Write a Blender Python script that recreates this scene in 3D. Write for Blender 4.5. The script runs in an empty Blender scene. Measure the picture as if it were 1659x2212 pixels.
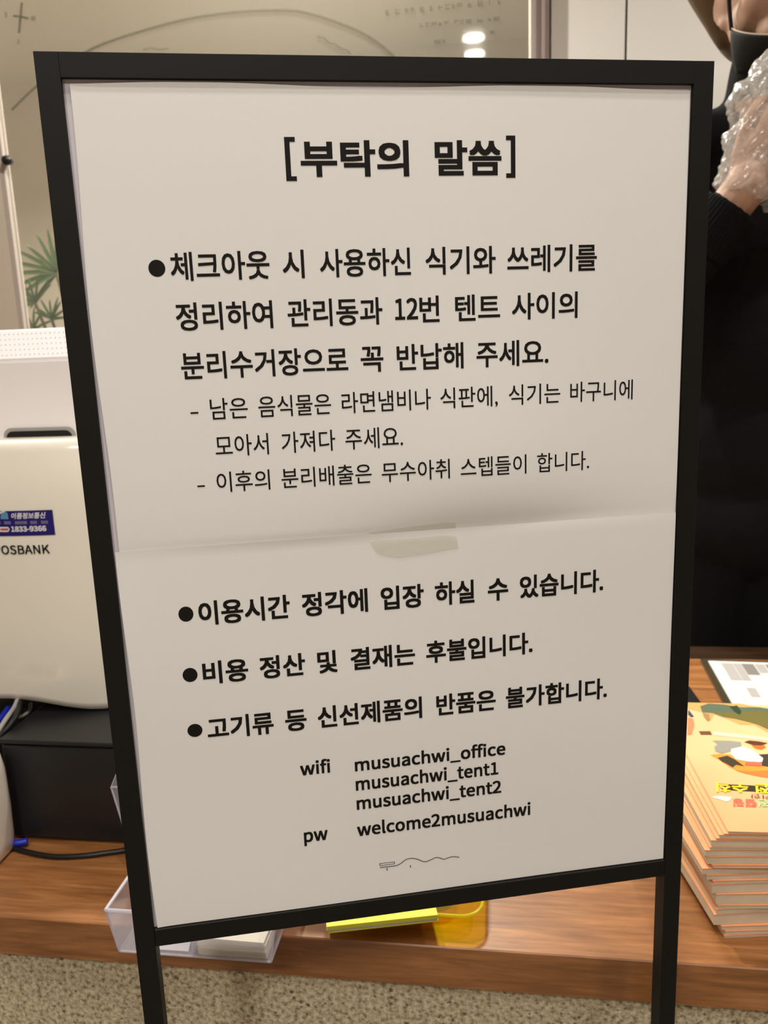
import bpy, bmesh, math, random
from mathutils import Vector, Matrix, noise
PI = math.pi
random.seed(7)
scene = bpy.context.scene
COL = scene.collection

# ------------------------------------------------------------------ camera
F_PX, IW, IH = 1708.0, 1659, 2212
SH = 0.08                                   # all heights below are measured from 8 cm under the floor
CAM = Vector((-0.09768, -0.54928, 1.30825))
RW = Matrix(((0.98788, 0.06642, -0.14027), (-0.15056, 0.19079, -0.97002), (-0.03767, 0.97938, 0.19847)))  # camera -> world
cd = bpy.data.cameras.new('camera')
cd.sensor_fit = 'VERTICAL'; cd.sensor_height = 24.0; cd.lens = 24.0 * F_PX / IH
cd.clip_start = 0.01
cd.dof.use_dof = True; cd.dof.focus_distance = 0.56
cd.dof.aperture_fstop = cd.lens / (2.3 * F_PX / IH * 24 / cd.lens)
cam = bpy.data.objects.new('camera', cd); COL.objects.link(cam)
cam.matrix_world = Matrix.Translation(CAM - Vector((0, 0, SH))) @ RW.to_4x4()
scene.camera = cam

# ------------------------------------------------------------------ view, world
scene.view_settings.view_transform = 'Standard'
scene.view_settings.look = 'None'
scene.view_settings.gamma = 1
scene.view_settings.use_curve_mapping = False
scene.view_settings.exposure = -0.12
wd = bpy.data.worlds.new('world'); scene.world = wd; wd.use_nodes = True
wd.node_tree.nodes['Background'].inputs[0].default_value = (1.0, .94, .86, 1)
wd.node_tree.nodes['Background'].inputs[1].default_value = 0.12

# ------------------------------------------------------------------ frames (the counter stands turned to the sign)
E1 = Vector((0.9585656, -0.2848719, 0)); E2 = Vector((0.2848719, 0.9585656, 0))
ORG = Vector((0.09237278, 0.09023387, 0))
YAW = math.atan2(E1.y, E1.x)
def P(u, v, w):
    return ORG + E1 * u + E2 * v + Vector((0, 0, w - SH))

# ------------------------------------------------------------------ lights: ceiling downlights, with fill and back-room lamps added for brightness
def downlight(u, v, power, size=.12, color=(1, .86, .68), spread=150, w=2.66):
    ld = bpy.data.lights.new('downlight_lamp', 'AREA'); ld.shape = 'DISK'; ld.size = size
    ld.energy = power; ld.color = color; ld.spread = math.radians(spread)
    lo = bpy.data.objects.new('downlight_lamp', ld); COL.objects.link(lo)
    lo.location = P(u, v, w)
    return lo
WARM = (1, .955, .885)
LAMPS = [(-.085, -.44, 6.5, .09), (-.085, -.64, 5.5, .09), (-.62, .83, 21, .06), (1.0, .72, 10, .08),
         (-3.2, -.7, 17, .3), (1.2, -1.3, 14, .3), (-.3, -1.9, 26, .3), (-2.6, .4, 4, .12),  # unseen fill lamps, added to brighten the sign and counter
         (-.4, 1.85, 78, .3), (-1.7, 1.85, 52, .3)]  # unseen lamps added to brighten the room beyond the glass
for (lu, lv, lp, ls) in LAMPS: downlight(lu, lv, lp, ls, WARM)

# ------------------------------------------------------------------ materials
def rgb(r, g, b):
    f = lambda c: (c / 255 / 12.92) if c / 255 <= .04045 else ((c / 255 + .055) / 1.055) ** 2.4
    return (f(r), f(g), f(b), 1)
def mat(name, col, rough=.5, metal=0, bump=0, bscale=100, spec=.5, vary=0, vscale=20, coat=0, sss=0, trans=0, ior=1.45, emit=0):
    m = bpy.data.materials.new(name); m.use_nodes = True; nt = m.node_tree; b = nt.nodes['Principled BSDF']
    b.inputs['Base Color'].default_value = col; b.inputs['Roughness'].default_value = rough
    b.inputs['Metallic'].default_value = metal; b.inputs['Specular IOR Level'].default_value = spec
    b.inputs['Coat Weight'].default_value = coat; b.inputs['Transmission Weight'].default_value = trans; b.inputs['IOR'].default_value = ior
    if sss: b.inputs['Subsurface Weight'].default_value = sss; b.inputs['Subsurface Radius'].default_value = (.012, .009 if col[1] > .5 else .005, .003)
    if emit: b.inputs['Emission Color'].default_value = col; b.inputs['Emission Strength'].default_value = emit
    tc = nt.nodes.new('ShaderNodeTexCoord')
    if vary:
        n = nt.nodes.new('ShaderNodeTexNoise'); n.inputs['Scale'].default_value = vscale; n.inputs['Detail'].default_value = 5
        nt.links.new(tc.outputs['Object'], n.inputs['Vector'])
        mx = nt.nodes.new('ShaderNodeMix'); mx.data_type = 'RGBA'
        mx.inputs[6].default_value = tuple(c * (1 - vary) for c in col[:3]) + (1,); mx.inputs[7].default_value = tuple(min(1, c * (1 + vary)) for c in col[:3]) + (1,)
        nt.links.new(n.outputs[0], mx.inputs[0]); nt.links.new(mx.outputs[2], b.inputs['Base Color'])
    if bump:
        n2 = nt.nodes.new('ShaderNodeTexNoise'); n2.inputs['Scale'].default_value = bscale; n2.inputs['Detail'].default_value = 4
        nt.links.new(tc.outputs['Object'], n2.inputs['Vector'])
        bp = nt.nodes.new('ShaderNodeBump'); bp.inputs['Strength'].default_value = bump; bp.inputs['Distance'].default_value = .002
        nt.links.new(n2.outputs[0], bp.inputs['Height']); nt.links.new(bp.outputs[0], b.inputs['Normal'])
    return m
def clearmat(name, tint, gloss=.08, body=.0, bodycol=(.8, .8, .85, 1), rough=.03):
    """thin clear sheet: see-through with tint, fresnel gloss and a little milky body"""
    m = bpy.data.materials.new(name); m.use_nodes = True; nt = m.node_tree; nt.nodes.clear()
    out = nt.nodes.new('ShaderNodeOutputMaterial'); tr = nt.nodes.new('ShaderNodeBsdfTransparent'); tr.inputs[0].default_value = tint
    gl = nt.nodes.new('ShaderNodeBsdfGlossy'); gl.inputs['Roughness'].default_value = rough
    fr = nt.nodes.new('ShaderNodeFresnel'); ge = nt.nodes.new('ShaderNodeNewGeometry')
    io = nt.nodes.new('ShaderNodeMapRange'); io.inputs[3].default_value = 1.45; io.inputs[4].default_value = 1 / 1.45
    nt.links.new(ge.outputs['Backfacing'], io.inputs[0]); nt.links.new(io.outputs[0], fr.inputs[0])
    df = nt.nodes.new('ShaderNodeBsdfDiffuse'); df.inputs[0].default_value = bodycol
    tl = nt.nodes.new('ShaderNodeBsdfTranslucent'); tl.inputs[0].default_value = bodycol
    m0 = nt.nodes.new('ShaderNodeMixShader'); nt.links.new(df.outputs[0], m0.inputs[1]); nt.links.new(tl.outputs[0], m0.inputs[2])
    m1 = nt.nodes.new('ShaderNodeMixShader'); m1.inputs[0].default_value = body
    nt.links.new(tr.outputs[0], m1.inputs[1]); nt.links.new(m0.outputs[0], m1.inputs[2])
    m2 = nt.nodes.new('ShaderNodeMixShader'); nt.links.new(fr.outputs[0], m2.inputs[0])
    nt.links.new(m1.outputs[0], m2.inputs[1]); nt.links.new(gl.outputs[0], m2.inputs[2]); nt.links.new(m2.outputs[0], out.inputs[0])
    return m
def woodmat(name, c0, c1, c2, scale=(3, 26, 26)):
    m = bpy.data.materials.new(name); m.use_nodes = True; nt = m.node_tree; b = nt.nodes['Principled BSDF']
    tc = nt.nodes.new('ShaderNodeTexCoord'); mp = nt.nodes.new('ShaderNodeMapping'); mp.inputs['Scale'].default_value = scale
    nt.links.new(tc.outputs['Object'], mp.inputs['Vector'])
    n = nt.nodes.new('ShaderNodeTexNoise'); n.inputs['Scale'].default_value = 2.2; n.inputs['Detail'].default_value = 9; n.inputs['Roughness'].default_value = .6; n.inputs['Distortion'].default_value = .7
    nt.links.new(mp.outputs[0], n.inputs['Vector'])
    cr = nt.nodes.new('ShaderNodeValToRGB'); e = cr.color_ramp.elements
    e[0].position = .3; e[0].color = c0; e[1].position = .72; e[1].color = c2; k = e.new(.5); k.color = c1
    nt.links.new(n.outputs[0], cr.inputs[0])
    mp2 = nt.nodes.new('ShaderNodeMapping'); mp2.inputs['Scale'].default_value = (9, 130, 130); nt.links.new(tc.outputs['Object'], mp2.inputs['Vector'])
    n2 = nt.nodes.new('ShaderNodeTexNoise'); n2.inputs['Scale'].default_value = 2; n2.inputs['Detail'].default_value = 4; nt.links.new(mp2.outputs[0], n2.inputs['Vector'])
    mr = nt.nodes.new('ShaderNodeMapRange'); mr.inputs[1].default_value = .35; mr.inputs[2].default_value = .7; mr.inputs[3].default_value = .82; mr.inputs[4].default_value = 1.12
    nt.links.new(n2.outputs[0], mr.inputs[0])
    mx = nt.nodes.new('ShaderNodeVectorMath'); mx.operation = 'SCALE'; nt.links.new(cr.outputs[0], mx.inputs[0]); nt.links.new(mr.outputs[0], mx.inputs['Scale'])
    nt.links.new(mx.outputs[0], b.inputs['Base Color']); b.inputs['Roughness'].default_value = .38; b.inputs['Coat Weight'].default_value = .15
    bp = nt.nodes.new('ShaderNodeBump'); bp.inputs['Strength'].default_value = .12; bp.inputs['Distance'].default_value = .001
    nt.links.new(n2.outputs[0], bp.inputs['Height']); nt.links.new(bp.outputs[0], b.inputs['Normal'])
    return m
def stonemat(name):
    m = bpy.data.materials.new(name); m.use_nodes = True; nt = m.node_tree; b = nt.nodes['Principled BSDF']
    tc = nt.nodes.new('ShaderNodeTexCoord')
    n = nt.nodes.new('ShaderNodeTexNoise'); n.inputs['Scale'].default_value = 190; n.inputs['Detail'].default_value = 4; n.inputs['Roughness'].default_value = .6
    nt.links.new(tc.outputs['Object'], n.inputs['Vector'])
    cr = nt.nodes.new('ShaderNodeValToRGB'); e = cr.color_ramp.elements
    e[0].position = .32; e[0].color = rgb(104, 94, 76); e[1].position = .62; e[1].color = rgb(222, 208, 178); k = e.new(.45); k.color = rgb(180, 165, 134)
    nt.links.new(n.outputs[0], cr.inputs[0])
    v = nt.nodes.new('ShaderNodeTexVoronoi'); v.inputs['Scale'].default_value = 115; nt.links.new(tc.outputs['Object'], v.inputs['Vector'])
    n3 = nt.nodes.new('ShaderNodeTexNoise'); n3.inputs['Scale'].default_value = 38; nt.links.new(tc.outputs['Object'], n3.inputs['Vector'])
    ad = nt.nodes.new('ShaderNodeMath'); ad.operation = 'SUBTRACT'; nt.links.new(v.outputs['Distance'], ad.inputs[0]); nt.links.new(n3.outputs[0], ad.inputs[1])
    r2 = nt.nodes.new('ShaderNodeMapRange'); r2.inputs[1].default_value = -.44; r2.inputs[2].default_value = -.34; r2.inputs[3].default_value = .35; r2.inputs[4].default_value = 1.0
    nt.links.new(ad.outputs[0], r2.inputs[0])
    mx = nt.nodes.new('ShaderNodeVectorMath'); mx.operation = 'SCALE'; nt.links.new(cr.outputs[0], mx.inputs[0]); nt.links.new(r2.outputs[0], mx.inputs['Scale'])
    nt.links.new(mx.outputs[0], b.inputs['Base Color']); b.inputs['Roughness'].default_value = .6
    bp = nt.nodes.new('ShaderNodeBump'); bp.inputs['Strength'].default_value = .4; bp.inputs['Distance'].default_value = .001
    nt.links.new(n.outputs[0], bp.inputs['Height']); nt.links.new(bp.outputs[0], b.inputs['Normal'])
    return m
M = dict(
    frame=mat('black_powder_coat', rgb(21, 20, 17), .55, spec=.25),
    paper=mat('white_paper', rgb(231, 229, 226), .62, spec=.3),
    card=mat('backing_board', rgb(205, 198, 204), .6),
    ink=mat('black_ink', rgb(24, 20, 18), .6, spec=.2),
    logo=mat('logo_ink', rgb(60, 56, 52), .7, spec=.2),
    tape=clearmat('clear_tape', (.95, .95, .91, 1), body=.22, bodycol=(.9, .89, .82, 1), rough=.2),
    wood=woodmat('counter_wood', rgb(124, 78, 40), rgb(150, 98, 54), rgb(178, 122, 74)),
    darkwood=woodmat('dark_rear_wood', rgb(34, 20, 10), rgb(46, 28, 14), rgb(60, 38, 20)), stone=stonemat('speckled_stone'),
    wallm=mat('warm_wall_paint', rgb(196, 184, 168), .8, vary=.02, bump=.05, bscale=300),
    backwall=mat('olive_wall_paint', rgb(204, 193, 180), .8, vary=.02),
    floor=mat('floor_vinyl', rgb(120, 112, 100), .5, vary=.1),
    ceil=mat('ceiling_paint', rgb(215, 208, 195), .9),
    trim=mat('mauve_trim', rgb(176, 164, 156), .35),
    trimd=mat('dark_trim', rgb(128, 112, 106), .4),
    cabinet=mat('cabinet_white', rgb(250, 247, 240), .35, coat=.1),
    groove=mat('groove_dark', rgb(120, 112, 104), .6),
    glass=clearmat('partition_glass', (.94, .945, .91, 1), body=.05, bodycol=(.62, .6, .53, 1), rough=.04),
    decal=mat('grey_print', rgb(92, 86, 72), .8, spec=.1),
    whiteplastic=mat('glossy_cream_plastic', rgb(244, 238, 224), .18, coat=.5, spec=.5),
    whitetop=mat('white_plastic', rgb(243, 238, 238), .4),
    greyplastic=mat('grey_plastic', rgb(165, 162, 158), .35),
    black=mat('black_plastic', rgb(22, 21, 21), .4),
    blackmetal=mat('black_metal_case', rgb(30, 30, 32), .34, spec=.5, bump=.06, bscale=1500),
    blue=mat('sticker_blue', rgb(34, 22, 110), .35), stickw=mat('sticker_white', rgb(225, 222, 228), .4), stickg=mat('sticker_grey', rgb(150, 145, 180), .5),
    stickr=mat('sticker_red', rgb(205, 90, 70), .5), stickc=mat('sticker_cyan', rgb(90, 150, 185), .5),
    bluec=mat('blue_cable', rgb(30, 45, 180), .4),
    clear=clearmat('frosted_box', (.95, .94, .97, 1), body=.17, bodycol=(.85, .84, .9, 1), rough=.12),
    clearedge=clearmat('frosted_edge', (.9, .88, .92, 1), body=.6, bodycol=(.86, .84, .9, 1), rough=.2),
    yellow=clearmat('yellow_acrylic', (.98, .80, .03, 1), body=.12, bodycol=(.85, .8, .02, 1), rough=.08),
    yellowedge=clearmat('yellow_acrylic_edge', (.98, .9, .05, 1), body=.7, bodycol=(.95, .95, .05, 1), rough=.2),
    sticky=mat('neon_sticky', rgb(246, 250, 90), .7, sss=.9), cream=mat('cream_card', rgb(238, 232, 205), .7), cardw=mat('white_card', rgb(205, 203, 200), .7),
    skin=mat('skin', rgb(176, 138, 114), .55, sss=.05, vary=.05, vscale=30), hair=mat('brown_hair', rgb(92, 70, 44), .5, bump=.5, bscale=60),
    cloth=mat('black_knit', rgb(13, 13, 13), .9, bump=.6, bscale=500, spec=.2), maskm=mat('black_mask_cloth', rgb(26, 25, 23), .75, bump=.2, bscale=600, spec=.3),
    rim=mat('mask_piping', rgb(200, 185, 165), .6), lip=mat('lip', rgb(150, 82, 70), .4), eye=mat('eye_white', rgb(220, 215, 208), .2), iris=mat('iris_dark', rgb(30, 20, 15), .2),
    glove=clearmat('plastic_glove', (.96, .94, .92, 1), body=.3, bodycol=(.88, .84, .80, 1), rough=.25),
    leaf=mat('palm_leaf_green', rgb(62, 92, 48), .5, vary=.3), pot=mat('pot_grey', rgb(120, 118, 112), .7), stem=mat('palm_stem', rgb(70, 66, 40), .8),
    pages=mat('booklet_pages', rgb(206, 186, 160), .8, vary=.12, vscale=60), ring=mat('lamp_ring', rgb(230, 228, 222), .4),
    lens=mat('lamp_lens', (1, .95, .85, 1), .5, emit=6),
    docgrey=mat('print_grey', rgb(168, 163, 160), .6), docd=mat('print_dark_grey', rgb(128, 122, 118), .6), tray=mat('dark_green_acrylic', rgb(66, 58, 40), .3),
    sole=mat('shoe_black', rgb(30, 28, 28), .5),
)

# ------------------------------------------------------------------ builders
BASE = {}
def tag(o, label=None, cat=None, group=None, kind=None):
    if label: o['label'] = label
    if cat: o['category'] = cat
    if group: o['group'] = group
    if kind: o['kind'] = kind
    return o
def thing(name, label, cat, base, frame='K', group=None):
    o = bpy.data.objects.new(name, None); o.empty_display_size = .02; COL.objects.link(o)
    if frame == 'K': o.location = P(*base); o.rotation_euler = (0, 0, YAW)
    else: o.location = Vector(base) - Vector((0, 0, SH))
    BASE[o] = (Vector(base), frame)
    return tag(o, label, cat, group)
def obj(name, bm, material, parent=None, base=None, frame='K', smooth=False):
    """one mesh object; coordinates of bm are in the frame, base is subtracted"""
    if parent is not None: base, frame = BASE[parent]
    base = Vector(base if base is not None else (0, 0, 0))
    bmesh.ops.recalc_face_normals(bm, faces=bm.faces)
    me = bpy.data.meshes.new(name); bm.to_mesh(me); bm.free()
    me.transform(Matrix.Translation(-base))
    mats = material if isinstance(material, (list, tuple)) else [material]
    for k in mats: me.materials.append(k)
    if smooth:
        me.polygons.foreach_set('use_smooth', [True] * len(me.polygons))
    o = bpy.data.objects.new(name, me); COL.objects.link(o)
    if parent is not None: o.parent = parent
    elif frame == 'K': o.location = P(*base); o.rotation_euler = (0, 0, YAW)
    else: o.location = base - Vector((0, 0, SH))
    BASE[o] = (base, frame)
    return o
def struct(name, bm, m, base=(0, 0, SH)):
    return tag(obj(name, bm, m, base=base), kind='structure')
def NB(): return bmesh.new()
def box(bm, x0, x1, y0, y1, z0, z1, bev=0, seg=2, rot=0, mi=0):
    r = bmesh.ops.create_cube(bm, size=1)
    vs = r['verts']; c = Vector(((x0 + x1) / 2, (y0 + y1) / 2, (z0 + z1) / 2))
    for v in vs:
        v.co = Vector((v.co.x * (x1 - x0), v.co.y * (y1 - y0), v.co.z * (z1 - z0)))
    if rot: bmesh.ops.rotate(bm, verts=vs, matrix=Matrix.Rotation(rot, 3, 'Z'))
    bmesh.ops.translate(bm, verts=vs, vec=c)
    fs = {f for v in vs for f in v.link_faces}
    for f in fs: f.material_index = mi
    if bev:
        es = {e for v in vs for e in v.link_edges}
        bmesh.ops.bevel(bm, geom=list(es), offset=bev, segments=seg, affect='EDGES', profile=.5)
    return bm
def tube(bm, pts, rad, n=10, cap=True, flat=1.0):
    pts = [Vector(p) for p in pts]; rings = []
    up = Vector((0, 0, 1)); prev = None
    for i, p in enumerate(pts):
        d = (pts[min(i + 1, len(pts) - 1)] - pts[max(i - 1, 0)]).normalized()
        if prev is None:
            a = d.cross(up); a = d.cross(Vector((1, 0, 0))) if a.length < 1e-3 else a
            a.normalize()
        else:
            a = (prev - d * prev.dot(d)).normalized()
        prev = a; b = d.cross(a)
        r = rad[i] if isinstance(rad, (list, tuple)) else rad
        rings.append([bm.verts.new(p + a * r * math.cos(2 * PI * k / n) + b * r * flat * math.sin(2 * PI * k / n)) for k in range(n)])
    for i in range(len(rings) - 1):
        for k in range(n):
            bm.faces.new((rings[i][k], rings[i][(k + 1) % n], rings[i + 1][(k + 1) % n], rings[i + 1][k]))
    if cap:
        bm.faces.new(rings[0][::-1]); bm.faces.new(rings[-1])
    return bm
def smoothpath(pts, n=8):
    pts = [Vector(p) for p in pts]; out = []
    for i in range(len(pts) - 1):
        p0, p1, p2, p3 = pts[max(i - 1, 0)], pts[i], pts[i + 1], pts[min(i + 2, len(pts) - 1)]
        for k in range(n):
            t = k / n
            out.append(.5 * ((2 * p1) + (p2 - p0) * t + (2 * p0 - 5 * p1 + 4 * p2 - p3) * t * t + (3 * p1 - p0 - 3 * p2 + p3) * t ** 3))
    return out + [pts[-1]]
def ellip(bm, c, r, rot=None, u=20, v=14):
    res = bmesh.ops.create_uvsphere(bm, u_segments=u, v_segments=v, radius=1)
    for vt in res['verts']:
        p = Vector((vt.co.x * r[0], vt.co.y * r[1], vt.co.z * r[2]))
        if rot is not None: p = rot @ p
        vt.co = p + Vector(c)
    return bm
def prism(bm, poly, z0, z1, mi=0):
    a = [bm.verts.new((x, y, z0)) for x, y in poly]; b = [bm.verts.new((x, y, z1)) for x, y in poly]
    fs = [bm.faces.new(a[::-1]), bm.faces.new(b)]
    for i in range(len(poly)):
        fs.append(bm.faces.new((a[i], a[(i + 1) % len(poly)], b[(i + 1) % len(poly)], b[i])))
    for f in fs: f.material_index = mi
    return bm
def roundrect(x0, x1, y0, y1, r, n=6):
    out = []
    for cx, cy, a in ((x1 - r, y1 - r, 0), (x0 + r, y1 - r, 90), (x0 + r, y0 + r, 180), (x1 - r, y0 + r, 270)):
        for k in range(n + 1):
            t = math.radians(a + 90 * k / n); out.append((cx + r * math.cos(t), cy + r * math.sin(t)))
    return out
def remeshed(bm, voxel=.006, smooth_it=4):
    me = bpy.data.meshes.new('tmp'); bm.to_mesh(me); bm.free()
    o = bpy.data.objects.new('tmp', me); COL.objects.link(o)
    md = o.modifiers.new('r', 'REMESH'); md.mode = 'VOXEL'; md.voxel_size = voxel
    s = o.modifiers.new('s', 'SMOOTH'); s.iterations = smooth_it; s.factor = .5
    dg = bpy.context.evaluated_depsgraph_get(); m2 = bpy.data.meshes.new_from_object(o.evaluated_get(dg))
    out = bmesh.new(); out.from_mesh(m2)
    bpy.data.objects.remove(o); bpy.data.meshes.remove(me); bpy.data.meshes.remove(m2)
    return out

# plain latin letter outlines (advance, contours), 1150 units = 1
LATIN = {
'w': (842, [[187,0,298,0,418,472,423,472,462,308,544,0,661,0,815,570,723,570,640,241,605,82,600,82,560,241,471,570,377,570,288,241,250,82,245,82,211,241,126,570,28,570]]),
'i': (289, [[97,0,193,0,193,570,97,570],[145,688,178,696,201,718,209,752,201,785,178,806,145,814,112,806,90,785,82,752,90,718,112,696]]),
'f': (341, [[35,493,112,493,112,0,208,0,208,493,329,493,329,570,208,570,208,661,217,723,244,760,289,773,353,757,374,832,278,850,185,827,130,762,112,662,112,570,35,565]]),
'm': (973, [[97,0,193,0,193,414,244,463,291,492,336,501,396,485,431,436,442,349,442,0,538,0,538,414,589,463,637,492,682,501,741,485,776,436,788,349,788,0,883,0,883,361,865,484,808,559,711,585,644,571,582,533,522,476,491,534,439,572,364,585,299,572,240,537,175,570,97,570]]),
'u': (638, [[264,-14,335,-1,396,35,455,89,462,0,542,0,542,570,446,570,446,166,395,111,346,79,292,69,231,85,196,134,185,221,185,570,88,570,88,209,107,86,164,12]]),
's': (492, [[246,-14,359,10,429,71,453,155,426,241,361,294,219,353,174,383,157,428,168,469,203,499,263,511,310,504,352,486,392,460,438,520,389,553,329,576,262,585,155,563,88,505,65,423,90,344,153,293,293,233,342,199,361,150,349,105,312,73,249,61,186,70,131,93,80,129,34,65,94,25,167,-3]]),
'a': (591, [[228,-14,296,-2,359,27,429,0,507,0,507,351,487,475,423,556,310,585,222,573,146,545,86,511,123,444,173,474,230,496,294,505,366,484,402,431,412,361,213,321,99,252,62,148,84,60,142,5],[255,64,204,73,168,102,154,154,178,219,260,267,412,297,412,139,359,97,308,72]]),
'c': (536, [[321,-14,388,-5,451,20,506,58,464,123,425,94,380,74,330,66,237,94,176,170,153,285,177,400,240,476,333,504,375,498,412,481,446,455,495,518,451,551,396,576,329,585,192,549,93,447,55,285,90,123,185,22]]),
'h': (638, [[97,0,193,0,193,414,246,462,295,491,349,501,410,485,446,436,457,349,457,0,553,0,553,361,534,484,477,559,378,585,306,572,244,538,189,489,193,607,193,836,97,836]]),
'_': (587, [[14,-147,572,-147,572,-84,14,-84]]),
'o': (637, [[318,-14,449,22,545,123,582,285,545,447,449,549,318,585,188,549,92,447,55,285,92,123,188,22],[318,66,232,94,174,170,153,285,174,400,232,476,318,504,405,476,463,400,484,285,463,170,405,94]]),
'e': (582, [[328,-14,399,-6,461,15,515,44,481,108,437,84,390,68,338,63,243,88,177,157,149,263,534,263,538,317,511,459,434,552,310,585,186,549,92,445,55,285,92,124,189,22],[148,331,178,427,236,488,312,508,388,488,437,428,454,331]]),
'n': (641, [[97,0,193,0,193,414,246,462,295,491,349,501,410,485,446,436,457,349,457,0,553,0,553,361,534,484,477,559,378,585,306,572,243,537,175,570,97,570]]),
't': (396, [[275,-14,381,7,362,80,297,64,245,77,217,114,209,173,209,493,364,493,364,570,209,570,209,731,129,731,119,570,28,565,28,493,113,493,113,176,129,76,180,10]]),
'l': (298, [[197,-14,253,-5,239,68,193,107,193,836,97,836,97,113,107,45,140,1]]),
'p': (651, [[97,-241,193,-241,193,-47,190,53,242,16,295,-6,348,-14,470,23,560,127,596,294,569,448,493,549,369,585,304,574,242,544,175,570,97,570],[332,67,290,73,243,91,193,126,193,426,246,469,296,495,345,504,432,478,481,404,496,293,474,172,416,94]]),
'0': (583, [[292,-14,419,31,502,164,532,388,502,609,419,740,292,784,165,740,82,609,53,388,82,164,165,31],[292,64,215,98,164,203,145,388,164,571,215,675,292,708,369,675,420,571,439,388,420,203,369,98]]),
'1': (583, [[92,0,515,0,515,80,360,80,360,770,287,770,242,748,190,730,127,715,127,654,265,654,265,80,92,80]]),
'2': (583, [[46,0,530,0,530,83,191,76,350,242,455,402,494,558,466,677,388,755,269,784,180,770,107,731,42,671,98,617,144,663,198,694,257,706,337,686,384,632,399,554,361,413,245,250,46,57]]),
'3': (583, [[276,-14,402,13,490,88,524,206,502,299,444,364,361,401,361,407,433,446,481,508,498,591,469,695,389,761,273,784,191,772,120,739,59,692,110,631,158,670,211,696,270,706,340,691,384,648,400,584,380,509,313,457,187,437,187,363,328,344,404,291,426,209,406,133,352,84,270,66,192,79,130,111,80,154,30,92,90,40,171,1]]),
'4': (583, [[357,0,447,0,447,212,550,212,550,289,447,289,447,770,341,770,21,275,21,212,357,212],[357,289,121,289,296,551]]),
'5': (583, [[275,-14,398,17,491,107,527,250,495,389,412,470,295,496,252,492,215,482,180,465,200,688,489,688,489,770,116,770,90,411,142,378,183,403,224,418,270,423,354,402,410,342,430,248,407,151,349,88,266,66,187,78,125,110,77,151,28,88,89,39,169,1]]),
'6': (583, [[316,-14,427,18,507,105,538,236,511,371,437,451,324,478,262,467,202,435,149,386,179,574,250,675,348,705,393,698,435,677,470,646,524,705,476,746,416,773,343,784,203,743,99,609,59,368,93,156,184,29],[151,309,204,366,257,397,308,407,385,386,431,327,446,236,429,144,383,84,316,62,233,90,177,174]]),
'7': (583, [[208,0,308,0,332,267,398,492,534,712,534,770,51,770,51,688,425,688,305,481,237,261]]),
'8': (583, [[294,-14,420,13,504,84,535,185,516,276,469,341,405,388,452,439,491,503,507,579,482,684,409,755,296,782,188,757,113,689,85,586,100,513,137,454,189,409,189,404,121,355,69,284,48,191,80,85,167,13],[347,418,261,457,197,510,172,586,188,651,232,695,295,710,365,692,410,643,425,574,416,518,390,466],[295,58,212,76,155,126,133,200,147,269,184,327,239,374,341,329,415,273,443,188,425,120,373,75]]),
'9': (583, [[247,-14,383,29,486,167,526,418,492,622,400,743,267,784,156,752,77,665,46,534,73,400,146,319,258,292,322,304,383,336,436,386,405,197,336,96,244,66,195,73,151,93,113,125,61,65,110,25,171,-3],[435,466,382,407,327,374,274,363,198,385,152,444,137,534,154,626,201,687,268,709,352,681,409,600]]),
'-': (364, [[48,257,317,257,317,331,48,331]]),
'[': (355, [[111,-179,319,-179,319,-124,183,-124,183,776,319,776,319,832,111,832]]),
']': (355, [[36,-179,245,-179,245,832,36,832,36,776,172,776,172,-124,36,-124]]),
'.': (292, [[146,-14,181,-4,206,21,215,59,206,97,181,123,146,132,111,123,86,97,77,59,86,21,111,-4]]),
',': (292, [[79,-200,161,-147,213,-73,232,20,222,80,195,119,151,132,115,124,89,101,79,65,89,29,114,6,161,-1,147,-60,112,-107,56,-143]]),
'P': (665, [[106,0,203,0,203,307,330,307,479,332,577,410,613,544,577,677,477,749,326,770,106,770],[203,386,203,691,313,691,426,678,494,632,517,544,495,454,429,402,317,386]]),
'O': (779, [[390,-14,561,36,676,174,718,388,676,600,561,736,390,784,219,736,103,600,61,388,103,174,219,36],[390,71,269,111,189,220,161,388,189,554,269,661,390,699,511,661,590,554,619,388,590,220,511,111]]),
'S': (626, [[319,-14,459,16,549,94,581,205,560,300,503,366,422,411,253,486,205,526,185,587,203,646,253,685,329,699,396,690,454,665,504,627,555,689,493,738,416,771,329,784,204,757,118,685,86,580,111,485,170,422,243,382,353,334,419,302,465,260,482,196,463,131,408,87,320,71,242,83,170,117,108,167,50,100,125,40,216,0]]),
'B': (690, [[106,0,351,0,503,25,605,100,643,226,623,316,568,377,486,410,486,415,548,451,586,510,599,582,565,691,472,751,334,770,106,770],[203,443,203,693,321,693,422,681,483,642,503,569,484,502,424,458,317,443],[203,78,203,368,337,368,452,353,523,307,547,229,522,144,450,94,337,78]]),
'A': (639, [[4,0,102,0,176,235,458,235,532,0,634,0,373,770,265,770],[201,312,315,691,319,691,434,312]]),
'N': (759, [[106,0,197,0,197,404,186,645,190,645,273,486,554,0,653,0,653,770,561,770,561,370,575,126,569,126,486,285,205,770,106,770]]),
'K': (679, [[106,0,203,0,203,244,335,401,566,0,674,0,396,478,638,770,527,770,205,383,203,383,203,770,106,770]]),
'W': (922, [[190,0,306,0,420,464,501,464,618,0,735,0,894,770,801,770,718,351,676,101,670,101,616,351,508,770,419,770,313,351,258,101,254,101,208,351,127,770,27,770]]),
'E': (619, [[106,0,561,0,561,83,203,83,203,363,495,363,495,446,203,446,203,688,549,688,549,770,106,770]]),
}
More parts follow.
